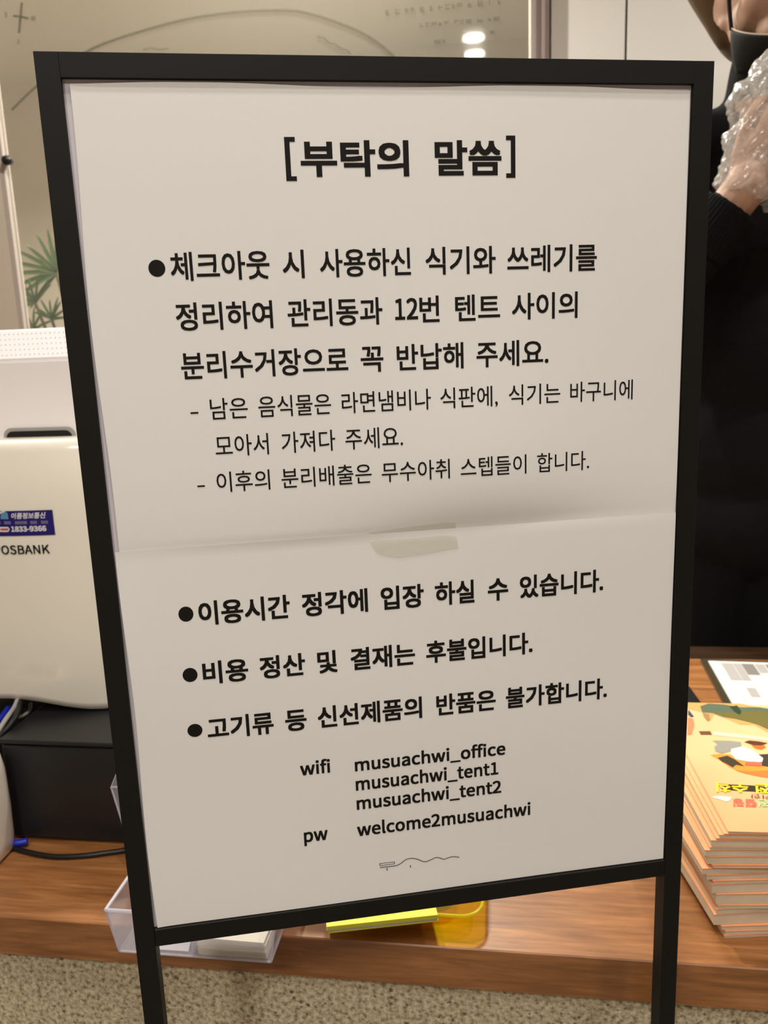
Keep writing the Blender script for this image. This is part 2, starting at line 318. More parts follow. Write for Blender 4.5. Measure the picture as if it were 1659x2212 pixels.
# text: hangul outlines come from Blender's own built-in font, latin ones from the table above
def latin_glyphs(s, bold):
    c = bpy.data.curves.new('txt', 'CURVE'); c.dimensions = '2D'; c.fill_mode = 'BOTH'; c.offset = bold; x = 0
    for ch in s:
        a, loops = LATIN[ch]
        for L in loops:
            sp = c.splines.new('POLY'); n = len(L) // 2; sp.points.add(n - 1)
            for i in range(n): sp.points[i].co = ((x + L[2 * i]) / 1150, L[2 * i + 1] / 1150, 0, 1)
            sp.use_cyclic_u = True
        x += a
    o = bpy.data.objects.new('txt', c); COL.objects.link(o)
    dg = bpy.context.evaluated_depsgraph_get(); me = bpy.data.meshes.new_from_object(o.evaluated_get(dg))
    V = [v.co.copy() for v in me.vertices]; Fc = [tuple(p.vertices) for p in me.polygons]
    bpy.data.objects.remove(o); bpy.data.curves.remove(c); bpy.data.meshes.remove(me)
    return V, Fc
def glyphs(s, bold=0.0):
    V, Fc = plain_glyphs(s)
    if bold <= 0: return V, Fc
    h = bold * .5; OV, OF = [], []
    for k, (dx, dy) in enumerate(((-h, -h), (h, -h), (h, h), (-h, h), (0, 0))):
        n = len(OV); OV += [Vector((v.x + dx, v.y + dy, k * .00001)) for v in V]; OF += [tuple(i + n for i in f) for f in Fc]
    return OV, OF
def plain_glyphs(s):
    bold = 0.0
    if all(ch in LATIN for ch in s): return latin_glyphs(s, 0)
    c = bpy.data.curves.new('txt', 'FONT'); c.body = s; c.resolution_u = 3
    o = bpy.data.objects.new('txt', c); COL.objects.link(o)
    dg = bpy.context.evaluated_depsgraph_get(); me = bpy.data.meshes.new_from_object(o.evaluated_get(dg))
    V = [v.co.copy() for v in me.vertices]; Fc = [tuple(p.vertices) for p in me.polygons]
    bpy.data.objects.remove(o); bpy.data.curves.remove(c); bpy.data.meshes.remove(me)
    return V, Fc
def ext(V): return min(v.x for v in V), max(v.x for v in V), min(v.y for v in V), max(v.y for v in V)

# pixel -> place on the sign's plane (the sign stands at y = 0, so this is its real layout)
def on_sign(px, py, y=0.0024):
    d = RW @ Vector(((px - IW / 2) / F_PX, -(py - IH / 2) / F_PX, -1)); k = (y - CAM.y) / d.y
    p = CAM + d * k; return p.x, p.z
def sign_x(px, z, y=0.0024):
    a = RW.transposed() @ (Vector((0, y, z)) - CAM); b = RW.transposed() @ Vector((1, 0, 0)); t = (px - IW / 2) / F_PX
    return (-t * a.z - a.x) / (b.x + t * b.z)

# ================================================================== ROOM
def wallbox(name, x0, x1, y0, y1, z0, z1, m):
    bm = NB(); box(bm, x0, x1, y0, y1, z0, z1); return struct(name, bm, m)
U0, U1, V0, V1, ZT = -3.6, 2.8, -3.0, 3.5, 2.74
wallbox('floor', U0, U1, V0, V1, SH - .06, SH, M['floor'])
wallbox('ceiling', U0, U1, V0, V1, ZT, ZT + .06, M['ceil'])
wallbox('wall_left', U0 - .1, U0, V0, V1, SH, ZT, M['wallm'])
wallbox('wall_right', U1, U1 + .1, V0, V1, SH, ZT, M['wallm'])
wallbox('wall_front', U0, U1, V0 - .1, V0, SH, ZT, M['wallm'])
wallbox('wall_back', U0, U1, V1, V1 + .1, SH, ZT, M['backwall'])
wallbox('wall_partition', U0, -1.2755, 1.375, 1.402, SH, ZT, M['wallm'])
wallbox('wall_below_window', -1.292, .0863, 1.38, 1.46, SH, .86, M['wallm'])
wallbox('wall_above_window', -1.292, .0863, 1.38, 1.46, 2.66, ZT, M['wallm'])
wallbox('trim_1', -1.2755, -1.2625, 1.374, 1.402, SH, ZT, M['trim'])
wallbox('trim_2', .0863, .1275, 1.352, 1.47, SH, ZT, M['trim'])
bm = NB(); box(bm, .098, .106, 1.349, 1.353, SH + .01, ZT - .01); box(bm, .118, .1275, 1.349, 1.353, SH + .01, ZT - .01)
struct('trim_3', bm, M['trimd'])
# glass of the partition, with line drawing printed on its far side
bm = NB(); box(bm, -1.2625, .0863, 1.388, 1.396, .86, 2.66)
win = struct('window_1', bm, M['glass'])
def wpt(px, py, v=1.398):      # pixel to a place on the pane
    o = ORG + Vector((0, 0, 0)); d = RW @ Vector(((px - IW / 2) / F_PX, -(py - IH / 2) / F_PX, -1))
    k = ((o - CAM).dot(E2) + v) / d.dot(E2); p = CAM + d * k; q = p - ORG
    return q.dot(E1), p.z
def ribbon(bm, pts, w, y, dy=.001):
    """flat stroke standing in the u-z plane"""
    L = []
    for i, p in enumerate(pts):
        a = Vector(pts[min(i + 1, len(pts) - 1)]) - Vector(pts[max(i - 1, 0)]); a.normalize(); n = Vector((-a.y, a.x)) * w / 2
        q = Vector(p); L.append((bm.verts.new((q.x + n.x, y, q.y + n.y)), bm.verts.new((q.x - n.x, y, q.y - n.y))))
    for i in range(len(L) - 1):
        bm.faces.new((L[i][0], L[i][1], L[i + 1][1], L[i + 1][0]))
def sp2(pts, n=8): return [(p.x, p.y) for p in smoothpath([(a, b, 0) for a, b in pts], n)]
bm = NB()
for path, w in ((((25, 238), (75, 190), (130, 150), (200, 105), (280, 75), (400, 42), (500, 27), (590, 22), (650, 25), (720, 45), (790, 75), (850, 120), (900, 190)), .0042),
                (((685, 78), (700, 82), (712, 92), (724, 94), (738, 105), (748, 107), (758, 116)), .003),
                (((310, 107), (325, 104), (345, 106), (365, 104)), .0025),
                (((47, 5), (44, 40), (41, 72)), .0042), (((28, 34), (45, 36), (62, 40)), .0034)):
    ribbon(bm, sp2([wpt(*q) for q in path]), w * 1.5, 1.3978)
# mirrored compass letters and rows of lettering too small to read
for s, x, y, h in (('E', 12, 32, 12), ('W', 72, 40, 13), ('S', 40, 90, 12)):
    V, Fc = glyphs(s, .02); e = ext(V); u, z = wpt(x, y); sc = h / 1060 / (e[3] - e[2])
    vs = [bm.verts.new((u - (v.x - (e[0] + e[1]) / 2) * sc, 1.3978, z + (v.y - (e[2] + e[3]) / 2) * sc)) for v in V]
    for f in Fc:
        try: bm.faces.new([vs[i] for i in f])
        except ValueError: pass
random.seed(3)
for (xa, ya, xb, yb, h) in ((833, 27, 1075, 4, 12), (907, 54, 1078, 40, 9), (938, 90, 958, 88, 8), (1058, 70, 1078, 68, 8)):
    x = xa
    while x < xb:
        w = random.uniform(6, 13); yy = ya + (yb - ya) * (x - xa) / (xb - xa + .01)
        (u0, z0), (u1, z1) = wpt(x, yy), wpt(x + w, yy)
        for k in range(3):
            if random.random() < .85: ribbon(bm, [(u0, z0 + (k - 1) * h / 2900), (u1, z0 + (k - 1) * h / 2900)], .0022, 1.3978)
        ribbon(bm, [(u0 + .002, z0 - h / 2200), (u0 + .002, z0 + h / 2200)], .002, 1.3978)
        x += w + random.choice((4, 4, 12))
o = obj('printed_drawing', bm, M['decal'], parent=win)
# knob on the frame and a switch plate beyond the glass
bm = NB(); tube(bm, [(-1.250, 1.39, 1.831), (-1.250, 1.37, 1.831), (-1.250, 1.36, 1.831)], [.006, .013, .009], 14)
obj('glass_clamp', bm, M['black'], parent=win, smooth=True)

# tall white cabinet right of the glass
cb = thing('white_cabinet', 'tall glossy white cabinet with flush doors beside the glass partition', 'cabinet', (.13, 1.40, SH))
bm = NB(); box(bm, .13, 1.9, 1.402, 1.95, SH, ZT - .02); obj('carcass', bm, M['groove'], cb)
for x0, x1 in ((.133, .299), (.3045, .74), (.7455, 1.18), (1.1855, 1.62), (1.6255, 1.898)):
    bm = NB(); box(bm, x0, x1, 1.38, 1.402, SH + .01, ZT - .03, .002); d = obj('door', bm, M['cabinet'], cb)

# ceiling downlights: rings round each lamp, the added fill and back-room ones included
ctr = 0
for (lu, lv, lp, ls) in LAMPS:
    nm = ['nearer of the pair above the sign stand', 'farther of the pair above the sign stand', 'above the payment terminal', 'above the right end of the counter', 'added as fill to the left behind the photographer', 'added as fill to the right behind the photographer',
          'added as fill farthest behind the photographer', 'added as fill above the left end of the counter', 'added to brighten the room beyond the glass on the right', 'added to brighten the room beyond the glass on the left'][ctr]; ctr += 1
    t = thing('downlight', 'round white ceiling downlight ' + nm, 'downlight', (lu, lv, ZT), group='ceiling downlights')
    bm = NB(); n = 28; r0, r1 = ls / 2 + .006, ls / 2 + .022
    ri = []
    for k in range(n):
        a = 2 * PI * k / n; c, s = math.cos(a), math.sin(a)
        ri.append([bm.verts.new((lu + c * r, lv + s * r, z)) for r, z in ((r0, ZT - .055), (r1, ZT - .055), (r1 + .004, ZT - .001), (r0, ZT - .001))])
    for k in range(n):
        for j in range(4): bm.faces.new((ri[k][j], ri[k][(j + 1) % 4], ri[(k + 1) % n][(j + 1) % 4], ri[(k + 1) % n][j]))
    obj('ring', bm, M['ring'], t)
    bm = NB(); tube(bm, [(lu, lv, ZT - .02), (lu, lv, ZT - .001)], ls / 2 + .005, n); obj('lens', bm, M['lens'], t)

# potted palms beyond the glass
def palm(base, fans, label):
    t = thing('potted_palm', label, 'plant', base, group=None)
    u, v, w = base
    bm = NB(); tube(bm, [(u, v, w), (u, v, w + .02), (u, v, w + .62), (u, v, w + .66), (u, v, w + .64)], [.17, .18, .24, .245, .20], 24); obj('pot', bm, M['pot'], t, smooth=False)
    for (fu, fv, fw, sz, tilt, n, sp) in fans:
        bm = NB(); tube(bm, smoothpath([(u, v, w + .6), ((u + fu) / 2, (v + fv) / 2 + .01, (w + .6 + fw) / 2 + .02), (fu, fv, fw)], 6), .005, 8); obj('stem', bm, M['stem'], t)
        for k in range(n):
            a = math.radians(tilt + (k - (n - 1) / 2) * sp); L = sz * random.uniform(.85, 1.1)
            dv = Vector((math.cos(a), random.uniform(-.35, .1), math.sin(a))).normalized(); side = dv.cross(Vector((0, 1, 0))).normalized()
            bm = NB(); pr = []
            for j in range(7):
                tt = j / 6; wd_ = sz * .042 * (math.sin(PI * min(1, .15 + .85 * tt)) ** .6 if tt < 1 else .05) + .001
                c = Vector((fu, fv, fw)) + dv * L * tt - Vector((0, 0, 1)) * L * .14 * tt * tt
                pr.append([bm.verts.new(c - side * wd_), bm.verts.new(c + Vector((0, .006, .004))), bm.verts.new(c + side * wd_)])
            for j in range(6):
                for q in range(2): bm.faces.new((pr[j][q], pr[j][q + 1], pr[j + 1][q + 1], pr[j + 1][q]))
            obj('leaflet', bm, M['leaf'], t, smooth=True)
random.seed(5)
fA = wpt(122, 590, 1.75); fB = wpt(80, 655, 1.75); fC = wpt(108, 690, 1.75); fD = wpt(75, 705, 1.75)
palm((-1.25, 1.8, SH), [(fA[0], 1.75, fA[1], .15, 150, 10, 15), (fA[0] + .06, 1.80, fA[1] - .01, .15, 70, 9, 16), (fB[0], 1.74, fB[1], .085, 120, 8, 20), (fC[0], 1.76, fC[1], .08, 80, 8, 20), (fD[0], 1.74, fD[1] - .01, .08, 95, 8, 27),
     (fA[0] + .16, 1.82, fA[1] - .06, .15, 60, 8, 20), (fC[0] + .1, 1.8, fC[1] - .12, .13, 20, 8, 20)], 'green fan palm with narrow leaflets standing behind the glass partition')

# ================================================================== COUNTER
t = thing('reception_counter', 'brown wood reception counter on a speckled stone base behind the sign', 'counter', (0, .4, SH))
bm = NB(); box(bm, -2.0, 1.9, 0, .752, .6939, .74, .0012, 1); obj('countertop', bm, M['wood'], t)
bm = NB(); box(bm, -2.0, 1.9, .7525, .815, .6939, .7395, .001, 1); obj('rear_strip', bm, M['darkwood'], t)  # darker wood tone along the rear of the counter
bm = NB(); box(bm, -1.95, 1.85, .016, .78, SH, .6939); obj('base', bm, M['stone'], t)

# ================================================================== SIGN STAND
ZTL = 1.48; ZB = .8839; HW = .2075; BW = .0145; ZBR = .8689
st = thing('sign_stand', 'black square-tube metal notice stand holding the printed sheets', 'sign', (0, .008, SH), 'S')
for s in (-1, 1):
    bm = NB(); box(bm, min(s * HW, s * (HW + BW)), max(s * HW, s * (HW + BW)), 0, .015, SH, ZTL + BW, .0002, 1); obj('post', bm, M['frame'], st)
bm = NB(); box(bm, -HW, HW, 0, .015, ZTL, ZTL + BW, .0002, 1); obj('top_rail', bm, M['frame'], st)
bm = NB(); box(bm, -HW, HW, 0, .015, ZBR, ZB, .0006, 1); obj('bottom_rail', bm, M['frame'], st)
bm = NB(); box(bm, -HW, HW, .0036, .0140, ZB, ZTL); obj('backing_board', bm, M['card'], st)
for s in (-1, 1):
    x = s * (HW + BW / 2)
    bm = NB(); box(bm, x - .0073, x + .0073, -.30, .035, SH - .0, SH + .012, .0006, 1); obj('foot', bm, M['frame'], st)
ZSEAM = 1.18
def wave(x, z):
    """how far the paper stands off toward the viewer (metres)"""
    b = 0.0
    if z >= ZSEAM:
        t_ = (z - ZSEAM) / .045
        side = math.exp(-((x - .055) / .085) ** 2)
        b += .0062 * side * (t_ * math.exp(1 - t_)) + .0008 * (t_ * math.exp(1 - t_))
        b += .0003 * math.sin(z * 23 + x * 6)
    else:
        b += .00035 * math.sin(z * 31 + x * 9 + 1.0) + .0003 * math.sin(x * 21 - z * 11)
    b += .0005 * math.exp(-(x + HW) / .006) * (1 + .7 * math.sin(z * 30))
    return b
YP = .0024
def sheet(name, label, z0, z1, yoff, lm, rm, top):
    t = thing(name, label, 'poster', (0, YP, z0), 'S')
    bm = NB(); nx, nz = 90, 70; g = []
    for j in range(nz + 1):
        row = []
        for i in range(nx + 1):
            a = i / nx; b = j / nz; z = z0 + (z1 - z0) * b
            xl = -HW + lm(z); xr = HW - rm
            x = xl + (xr - xl) * a
            zz = z
            if top and b > .97: zz = z - .0012 * (1 + math.sin(x * 28 + 2)) * ((b - .97) / .03)
            row.append(bm.verts.new((x, YP + yoff - wave(x, zz), zz)))
        g.append(row)
    for j in range(nz):
        for i in range(nx): bm.faces.new((g[j][i], g[j][i + 1], g[j + 1][i + 1], g[j + 1][i]))
    obj('paper', bm, M['paper'], t, smooth=True)
    return t
lmA = lambda z: .0034 + .0012 * math.sin((z - 1.18) * 26 + .6) - .0006 * math.sin((z - 1.18) * 11)
lmB = lambda z: .0022 + .0010 * math.sin((z - .88) * 30 + 2.4)
up = sheet('notice_sheet', 'upper white printed sheet with the bracketed title and small dashed lines', ZSEAM - .006, ZTL - .0012, 0, lmA, .0012, True)
lo = sheet('notice_sheet', 'lower white printed sheet with three bulleted lines and wifi names', ZB + .0006, ZSEAM, -.0007, lmB, .0010, False)
for o_ in (up, lo): o_['group'] = 'printed sheets in the sign stand'
def put(bm, V, Fc, x0, z0, sx, sz, ex, yo):
    vs = []
    for v in V:
        x = x0 + (v.x - ex) * sx; z = z0 + v.y * sz
        w_ = wave(x, z); k = 1 - w_ / .5513
        vs.append(bm.verts.new((CAM.x + (x - CAM.x) * k, YP + yo - w_ - .00024 - v.z, CAM.z + (z - CAM.z) * k)))
    for f in Fc:
        try: bm.faces.new([vs[i] for i in f])
        except ValueError: pass
def zat(px, py): return on_sign(px, py)[1]
def text_line(parent, ref, words, bold, yo=0.0, name='text_line'):
    """ref = (glyph, x, y_top, y_bottom) as it stands on the sheet; words = (text, x_left, x_right)"""
    g, rx, yt, yb = ref; V, _ = glyphs(g, bold); e = ext(V)
    zt, zb = zat(rx, yt), zat(rx, yb); sz = (zt - zb) / (e[3] - e[2]); zbase = zb - e[2] * sz
    bm = NB(); zm = (zt + zb) / 2
    for w, xl, xr, *own in words:
        if own:
            g2, rx2, yt2, yb2, bd = own; V, _ = glyphs(g2, bd); e = ext(V); t2, b2 = zat(rx2, yt2), zat(rx2, yb2); s2 = (t2 - b2) / (e[3] - e[2])
            V, Fc = glyphs(w, bd); e2 = ext(V); a, b = sign_x(xl, (t2 + b2) / 2), sign_x(xr, (t2 + b2) / 2)
            put(bm, V, Fc, a, b2 - e[2] * s2, (b - a) / (e2[1] - e2[0]), s2, e2[0], yo); continue
        V, Fc = glyphs(w, bold); e = ext(V); a, b = sign_x(xl, zm), sign_x(xr, zm)
        put(bm, V, Fc, a, zbase, (b - a) / (e[1] - e[0]), sz, e[0], yo)
    return obj(name, bm, M['ink'], parent=parent)
def bullet(parent, x0, x1, y0, y1, yo=0.0):
    ym = (y0 + y1) / 2; a, _ = on_sign(x0, ym); b, _ = on_sign(x1, ym); z1 = zat((x0 + x1) / 2, y0); z0 = zat((x0 + x1) / 2, y1)
    bm = NB(); n = 40; vs = []
    for k in range(n):
        t_ = 2 * PI * k / n; x = (a + b) / 2 + (b - a) / 2 * math.cos(t_); z = (z0 + z1) / 2 + (z1 - z0) / 2 * math.sin(t_)
        vs.append(bm.verts.new((x, YP + yo - wave(x, z) - .00015, z)))
    bm.faces.new(vs); obj('bullet', bm, M['ink'], parent=parent)
B1, B2, B3, BT = .030, .006, .048, .056
text_line(up, ('의', 875, 303, 381), [('[', 616, 639, '[', 627, 296, 391, .05), ('부탁의', 649, 883), ('말씀', 939, 1083), (']', 1093, 1113, ']', 1103, 293, 384, .05)], BT, name='text_line')
bullet(up, 320.5, 357, 561, 598)
text_line(up, ('ㅣ', 517, 543, 604), [('체크아웃', 368, 582), ('시', 610, 657), ('사용하신', 690.6, 887), ('식기와', 919, 1070.5), ('쓰레기를', 1095.6, 1289)], B1)
text_line(up, ('ㅣ', 479, 652.5, 712), [('정리하여', 380, 589), ('관리동과', 621, 826), ('12', 853, 902.5, '2', 890, 643.5, 690, .035), ('번', 906, 949), ('텐트', 983, 1080), ('사이의', 1105.6, 1247.5)], B1)
text_line(up, ('ㅣ', 486, 759, 817), [('분리수거장으로', 391, 751.6), ('꼭', 779, 828), ('반납해', 857, 1001), ('주세요.', 1029, 1184.6)], B1)
text_line(up, ('ㅣ', 885, 842, 886), [('-', 411, 428), ('남은', 454, 535), ('음식물은', 558, 715), ('라면냄비나', 738, 930.6), ('식판에,', 951, 1075), ('식기는', 1099, 1210), ('바구니에', 1231.5, 1366.5)], B2)
text_line(up, ('ㅣ', 577, 936, 981), [('모아서', 465, 580), ('가져다', 608, 724), ('주세요.', 746, 870)], B2)
text_line(up, ('ㅣ', 500, 1019, 1062), [('-', 426, 442), ('이후의', 468, 583), ('분리배출은', 608, 802.6), ('무수아취', 824.5, 971.5), ('스텝들이', 995, 1137), ('합니다.', 1160, 1272.4)], B2)
YL = -.0007
bullet(lo, 385.6, 418, 1309.5, 1342, YL); bullet(lo, 394.7, 427, 1441.5, 1472, YL); bullet(lo, 405, 437.5, 1562.6, 1591, YL)
text_line(lo, ('ㅣ', 467.6, 1296.5, 1348), [('이용시간', 429, 626), ('정각에', 652, 794), ('입장', 822, 915), ('하실', 939, 1024), ('수', 1053, 1097), ('있습니다.', 1122, 1302)], B3, YL)
text_line(lo, ('ㅣ', 477.5, 1426, 1474.6), [('비용', 438, 536), ('정산', 561, 659), ('및', 685.5, 728), ('결재는', 757, 896), ('후불입니다.', 920, 1149.5)], B3, YL)
text_line(lo, ('ㅣ', 532, 1542, 1589), [('고기류', 448, 590.6), ('등', 616, 662), ('신선제품의', 686, 911), ('반품은', 942, 1070), ('불가합니다.', 1092, 1310)], B3, YL)
text_line(lo, ('f', 693, 1638.7, 1669.5), [('wifi', 648, 712.7)], .045, YL)
text_line(lo, ('h', 914, 1619.5, 1648.5), [('musuachwi_office', 766, 1091)], .045, YL)
text_line(lo, ('h', 914, 1660.5, 1690), [('musuachwi_tent1', 768, 1075.6)], .045, YL)
text_line(lo, ('h', 914, 1702, 1731), [('musuachwi_tent2', 770, 1082)], .045, YL)
text_line(lo, ('l', 828, 1768.8, 1798.7), [('welcome2musuachwi', 771, 1145)], .045, YL)
text_line(lo, ('p', 662, 1796, 1826), [('pw', 656.7, 708)], .045, YL)
# little line emblem under the wifi lines
bm = NB()
def lg(q): return on_sign(620 + q[0] / 2.86, 1580 + q[1] / 2.86)
def flatribbon(bm, pts, w):
    L = []
    for i, p in enumerate(pts):
        a = Vector(pts[min(i + 1, len(pts) - 1)]) - Vector(pts[max(i - 1, 0)]); a.normalize(); n = Vector((-a.y, a.x)) * w / 2; q = Vector(p)
        L.append([bm.verts.new((r.x, YP + YL - wave(r.x, r.y) - .0003, r.y)) for r in (q + n, q - n)])
    for i in range(len(L) - 1): bm.faces.new((L[i][0], L[i][1], L[i + 1][1], L[i + 1][0]))
for a, b in (((572, 812), (662, 801)), ((662, 799), (663, 814)), ((663, 813), (573, 825)), ((573, 826), (572, 810))): flatribbon(bm, [lg(a), lg(b)], .00045)
flatribbon(bm, sp2([lg(q) for q in ((573, 837), (620, 831), (670, 825), (700, 812), (732, 788), (765, 780), (800, 784), (848, 801), (885, 790), (920, 775), (945, 779), (970, 786), (995, 777), (1020, 771), (1045, 772), (1063, 775))]), .0006)
for a, b in (((617, 839), (617, 854)), ((761, 822), (762, 836))): flatribbon(bm, [lg(a), lg(b)], .0007)
obj('line_emblem', bm, M['logo'], parent=lo)

# tape bridging the seam
tp = thing('adhesive_tape', 'torn strip of clear tape across the seam between the two sheets', 'tape', (.04, YP - .003, ZSEAM), 'S')
def tz(px, py): return on_sign(px, py)
def tapepart(name, pts, yo, m):
    P2 = [tz(740 + a / 5.184, 1100 + b / 5.184) for a, b in pts]
    bm = NB(); top = P2[:len(P2) // 2]; bot = P2[len(P2) // 2:][::-1]
    g = []
    n = 40
    def ev(L, t_):
        f = t_ * (len(L) - 1); i = min(int(f), len(L) - 2); r = f - i; return L[i][0] * (1 - r) + L[i + 1][0] * r, L[i][1] * (1 - r) + L[i + 1][1] * r
    for i in range(n + 1):
        a = ev(top, i / n); b = ev(bot, i / n); col = []
        for j in range(9):
            x = a[0] + (b[0] - a[0]) * j / 8; z = a[1] + (b[1] - a[1]) * j / 8
            cr = .0005 * noise.noise(Vector((x * 300, z * 300, 0))) * (1 if name == 'crumpled_half' else .3)
            col.append(bm.verts.new((x, YP + yo - wave(x, z) - .0005 - abs(cr), z)))
        g.append(col)
    for i in range(n):
        for j in range(8): bm.faces.new((g[i][j], g[i][j + 1], g[i + 1][j + 1], g[i + 1][j]))
    return obj(name, bm, m, parent=tp)
tapepart('smooth_half', [(245, 290), (310, 250), (620, 205), (900, 165), (1130, 138), (1255, 140), (1275, 262), (1000, 298), (750, 322), (560, 338), (420, 350), (290, 358)], 0, M['tape'])
tapepart('crumpled_half', [(300, 357), (500, 342), (720, 324), (950, 303), (1150, 282), (1270, 300), (1295, 430), (1180, 448), (950, 490), (640, 540), (500, 520), (390, 490)], YL, M['tape'])

# ================================================================== PAYMENT TERMINAL
def pxv(px, py, v):
    d = RW @ Vector(((px - IW / 2) / F_PX, -(py - IH / 2) / F_PX, -1)); k = ((ORG - CAM).dot(E2) + v) / d.dot(E2); p = CAM + d * k
    return (p - ORG).dot(E1), p.z
def pxz(px, py, z):
    d = RW @ Vector(((px - IW / 2) / F_PX, -(py - IH / 2) / F_PX, -1)); p = CAM + d * ((z - CAM.z) / d.z); q = p - ORG
    return q.dot(E1), q.dot(E2)
VP_ = .207; UC = pxv(30, 1505, VP_)[0]
pos = thing('payment_terminal', 'glossy cream point-of-sale terminal seen from behind, on the black case', 'terminal', (UC, .33, .873))
zc = pxv(30, 1505, VP_)[1]; zl = max(.8742, pxv(205, 1540, VP_)[1]); HWP = .165; ztp = pxv(80, 943, .262)[1]
def zbot(u):
    s = abs(u - UC) / .128
    return zc + (zl - zc) * (.5 - .5 * math.cos(PI * min(1, s))) if s < 1 else zl + .006 * (s - 1) / .3
bm = NB(); n = 72; rings = []
prof = [(0, 0), (.004, .006), (.03, .008), (.3, .010), (.7, .010), (.96, .007), (.992, .003), (1, 0)]
for tt, infl in prof:
    row = []
    for k in range(n):
        a = 2 * PI * k / n; c, s = math.cos(a), math.sin(a); p_ = 3.4
        r = (abs(c) ** p_ + abs(s) ** p_) ** (-1 / p_)
        x = UC + r * c * (HWP + infl - .01); y = VP_ + .055 + r * s * (.055 + infl - .01) + .0 * tt
        y -= .012 * (1 - ((x - UC) / HWP) ** 2) if s < 0 else 0
        zb_ = zbot(x); row.append(bm.verts.new((x, y, zb_ + (ztp - zb_) * tt)))
    rings.append(row)
for i in range(len(rings) - 1):
    for k in range(n): bm.faces.new((rings[i][k], rings[i][(k + 1) % n], rings[i + 1][(k + 1) % n], rings[i + 1][k]))
c0 = bm.verts.new((UC, VP_ + .055, zc))
for k in range(n): bm.faces.new((rings[0][(k + 1) % n], rings[0][k], c0))
bm.faces.new(rings[-1])
shell = obj('rear_cover', bm, M['whiteplastic'], pos, smooth=True)
def surf_y(u):    # front of the cover at u
    best = None
    for k in range(400):
        a = PI + PI * k / 400; c, s = math.cos(a), math.sin(a); r = (abs(c) ** 3.4 + abs(s) ** 3.4) ** (-1 / 3.4); x = UC + r * c * HWP; y = VP_ + .055 + r * s * .055 - .012 * (1 - ((x - UC) / HWP) ** 2)
        if best is None or abs(x - u) < best[0]: best = (abs(x - u), y)
    return best[1]
# upper head with a bright perforated bevel
VH = .262
zt0 = pxv(100, 776, VH)[1]; zt1 = pxv(100, 708, VH + .03)[1]; ul, ur = UC - .15, UC + .15
bm = NB()
poly = [(VH, 1.16), (VH, zt0), (VH + .03, zt1), (VH + .075, zt1 - .002), (VH + .085, 1.16)]
A = [bm.verts.new((ul, y, z)) for y, z in poly]; B = [bm.verts.new((ur, y, z)) for y, z in poly]
bm.faces.new(A); bm.faces.new(B[::-1])
for i in range(5): bm.faces.new((A[i], B[i], B[(i + 1) % 5], A[(i + 1) % 5]))
bmesh.ops.bevel(bm, geom=list(bm.edges), offset=.003, segments=3, affect='EDGES')
obj('head', bm, M['whitetop'], pos)
bm = NB()
nb = Vector((0, -(zt1 - zt0), .03)).normalized()
dirb = Vector((0, .03, zt1 - zt0)); L = dirb.length; dirb.normalize()
for j in range(5):
    for i in range(46):
        u = ul + .008 + i * .0062 + (j % 2) * .0031; c = Vector((u, VH, zt0)) + dirb * (L * (.17 + .165 * j)) + nb * .0003
        r = .0008; bm.faces.new([bm.verts.new(c + Vector((r * math.cos(q), 0, 0)) + dirb * r * math.sin(q)) for q in [k * PI / 3 for k in range(6)]])
tag(obj('perforation', bm, M['greyplastic'], pos), kind='stuff')
# slot with a grey lip
(a0, zz1), (a1, _) = pxv(8, 925, VH), pxv(163, 925, VH)
bm = NB(); vsp = roundrect(a0, a1, 1.185, zz1, .011)
f = [bm.verts.new((x, VH - .0022, z)) for x, z in vsp]; g = [bm.verts.new((x, VH + .002, z)) for x, z in vsp]
for i in range(len(f)): bm.faces.new((f[i], g[i], g[(i + 1) % len(f)], f[(i + 1) % len(f)]))
bm.faces.new(f); obj('slot_lip', bm, M['greyplastic'], pos)
bm = NB(); vsp = roundrect(a0 + .004, a1 - .004, 1.19, zz1 - .0042, .009)
f = [bm.verts.new((x, VH - .0030, z)) for x, z in vsp]; g = [bm.verts.new((x, VH, z)) for x, z in vsp]
for i in range(len(f)): bm.faces.new((f[i], g[i], g[(i + 1) % len(f)], f[(i + 1) % len(f)]))
bm.faces.new(f); obj('slot', bm, M['black'], pos)
# screen on the staff side, and neck that carries it
bm = NB(); box(bm, UC - .19, UC + .19, VH + .09, VH + .115, 1.0, 1.34, .006); obj('screen', bm, M['black'], pos)
bm = NB(); box(bm, UC - .10, UC + .10, VH + .00, VH + .10, .8745, 1.17, .006); obj('stand', bm, M['black'], pos)
# sticker and lettering printed on the cover
def on_cover(bm, V, Fc, x0, z0, sx, sz, ex, lift, shear=0):
    vs = []
    for v in V:
        x = x0 + (v.x - ex + shear * v.y) * sx; z = z0 + v.y * sz; vs.append(bm.verts.new((x, surf_c(x) - lift - v.z, z)))
    for f_ in Fc:
        try: bm.faces.new([vs[i] for i in f_])
        except ValueError: pass
_t = [(UC - .16 + .32 * i / 160, surf_y(UC - .16 + .32 * i / 160)) for i in range(161)]
def surf_c(x):
    i = max(0, min(159, int((x - UC + .16) / .002))); r = (x - _t[i][0]) / .002; return _t[i][1] * (1 - r) + _t[i + 1][1] * r
VS = surf_c(UC)
def S_(px, py): return pxv(px, py, VS)
x1, zst = S_(108, 1103); _, zsb = S_(106, 1157.5); x0 = x1 - .118
bm = NB(); N_ = 24; rr = roundrect(x0, x1, zsb, zst, .003); bmv = []
for i in range(N_):
    xa, xb = x0 + (x1 - x0) * i / N_, x0 + (x1 - x0) * (i + 1) / N_
    q = [bm.verts.new((x, surf_c(x) - .0006, z)) for x, z in ((xa, zsb), (xb, zsb), (xb, zst), (xa, zst))]; bm.faces.new(q)
bmesh.ops.remove_doubles(bm, verts=bm.verts, dist=1e-6)
stk = obj('service_sticker', bm, M['blue'], pos)
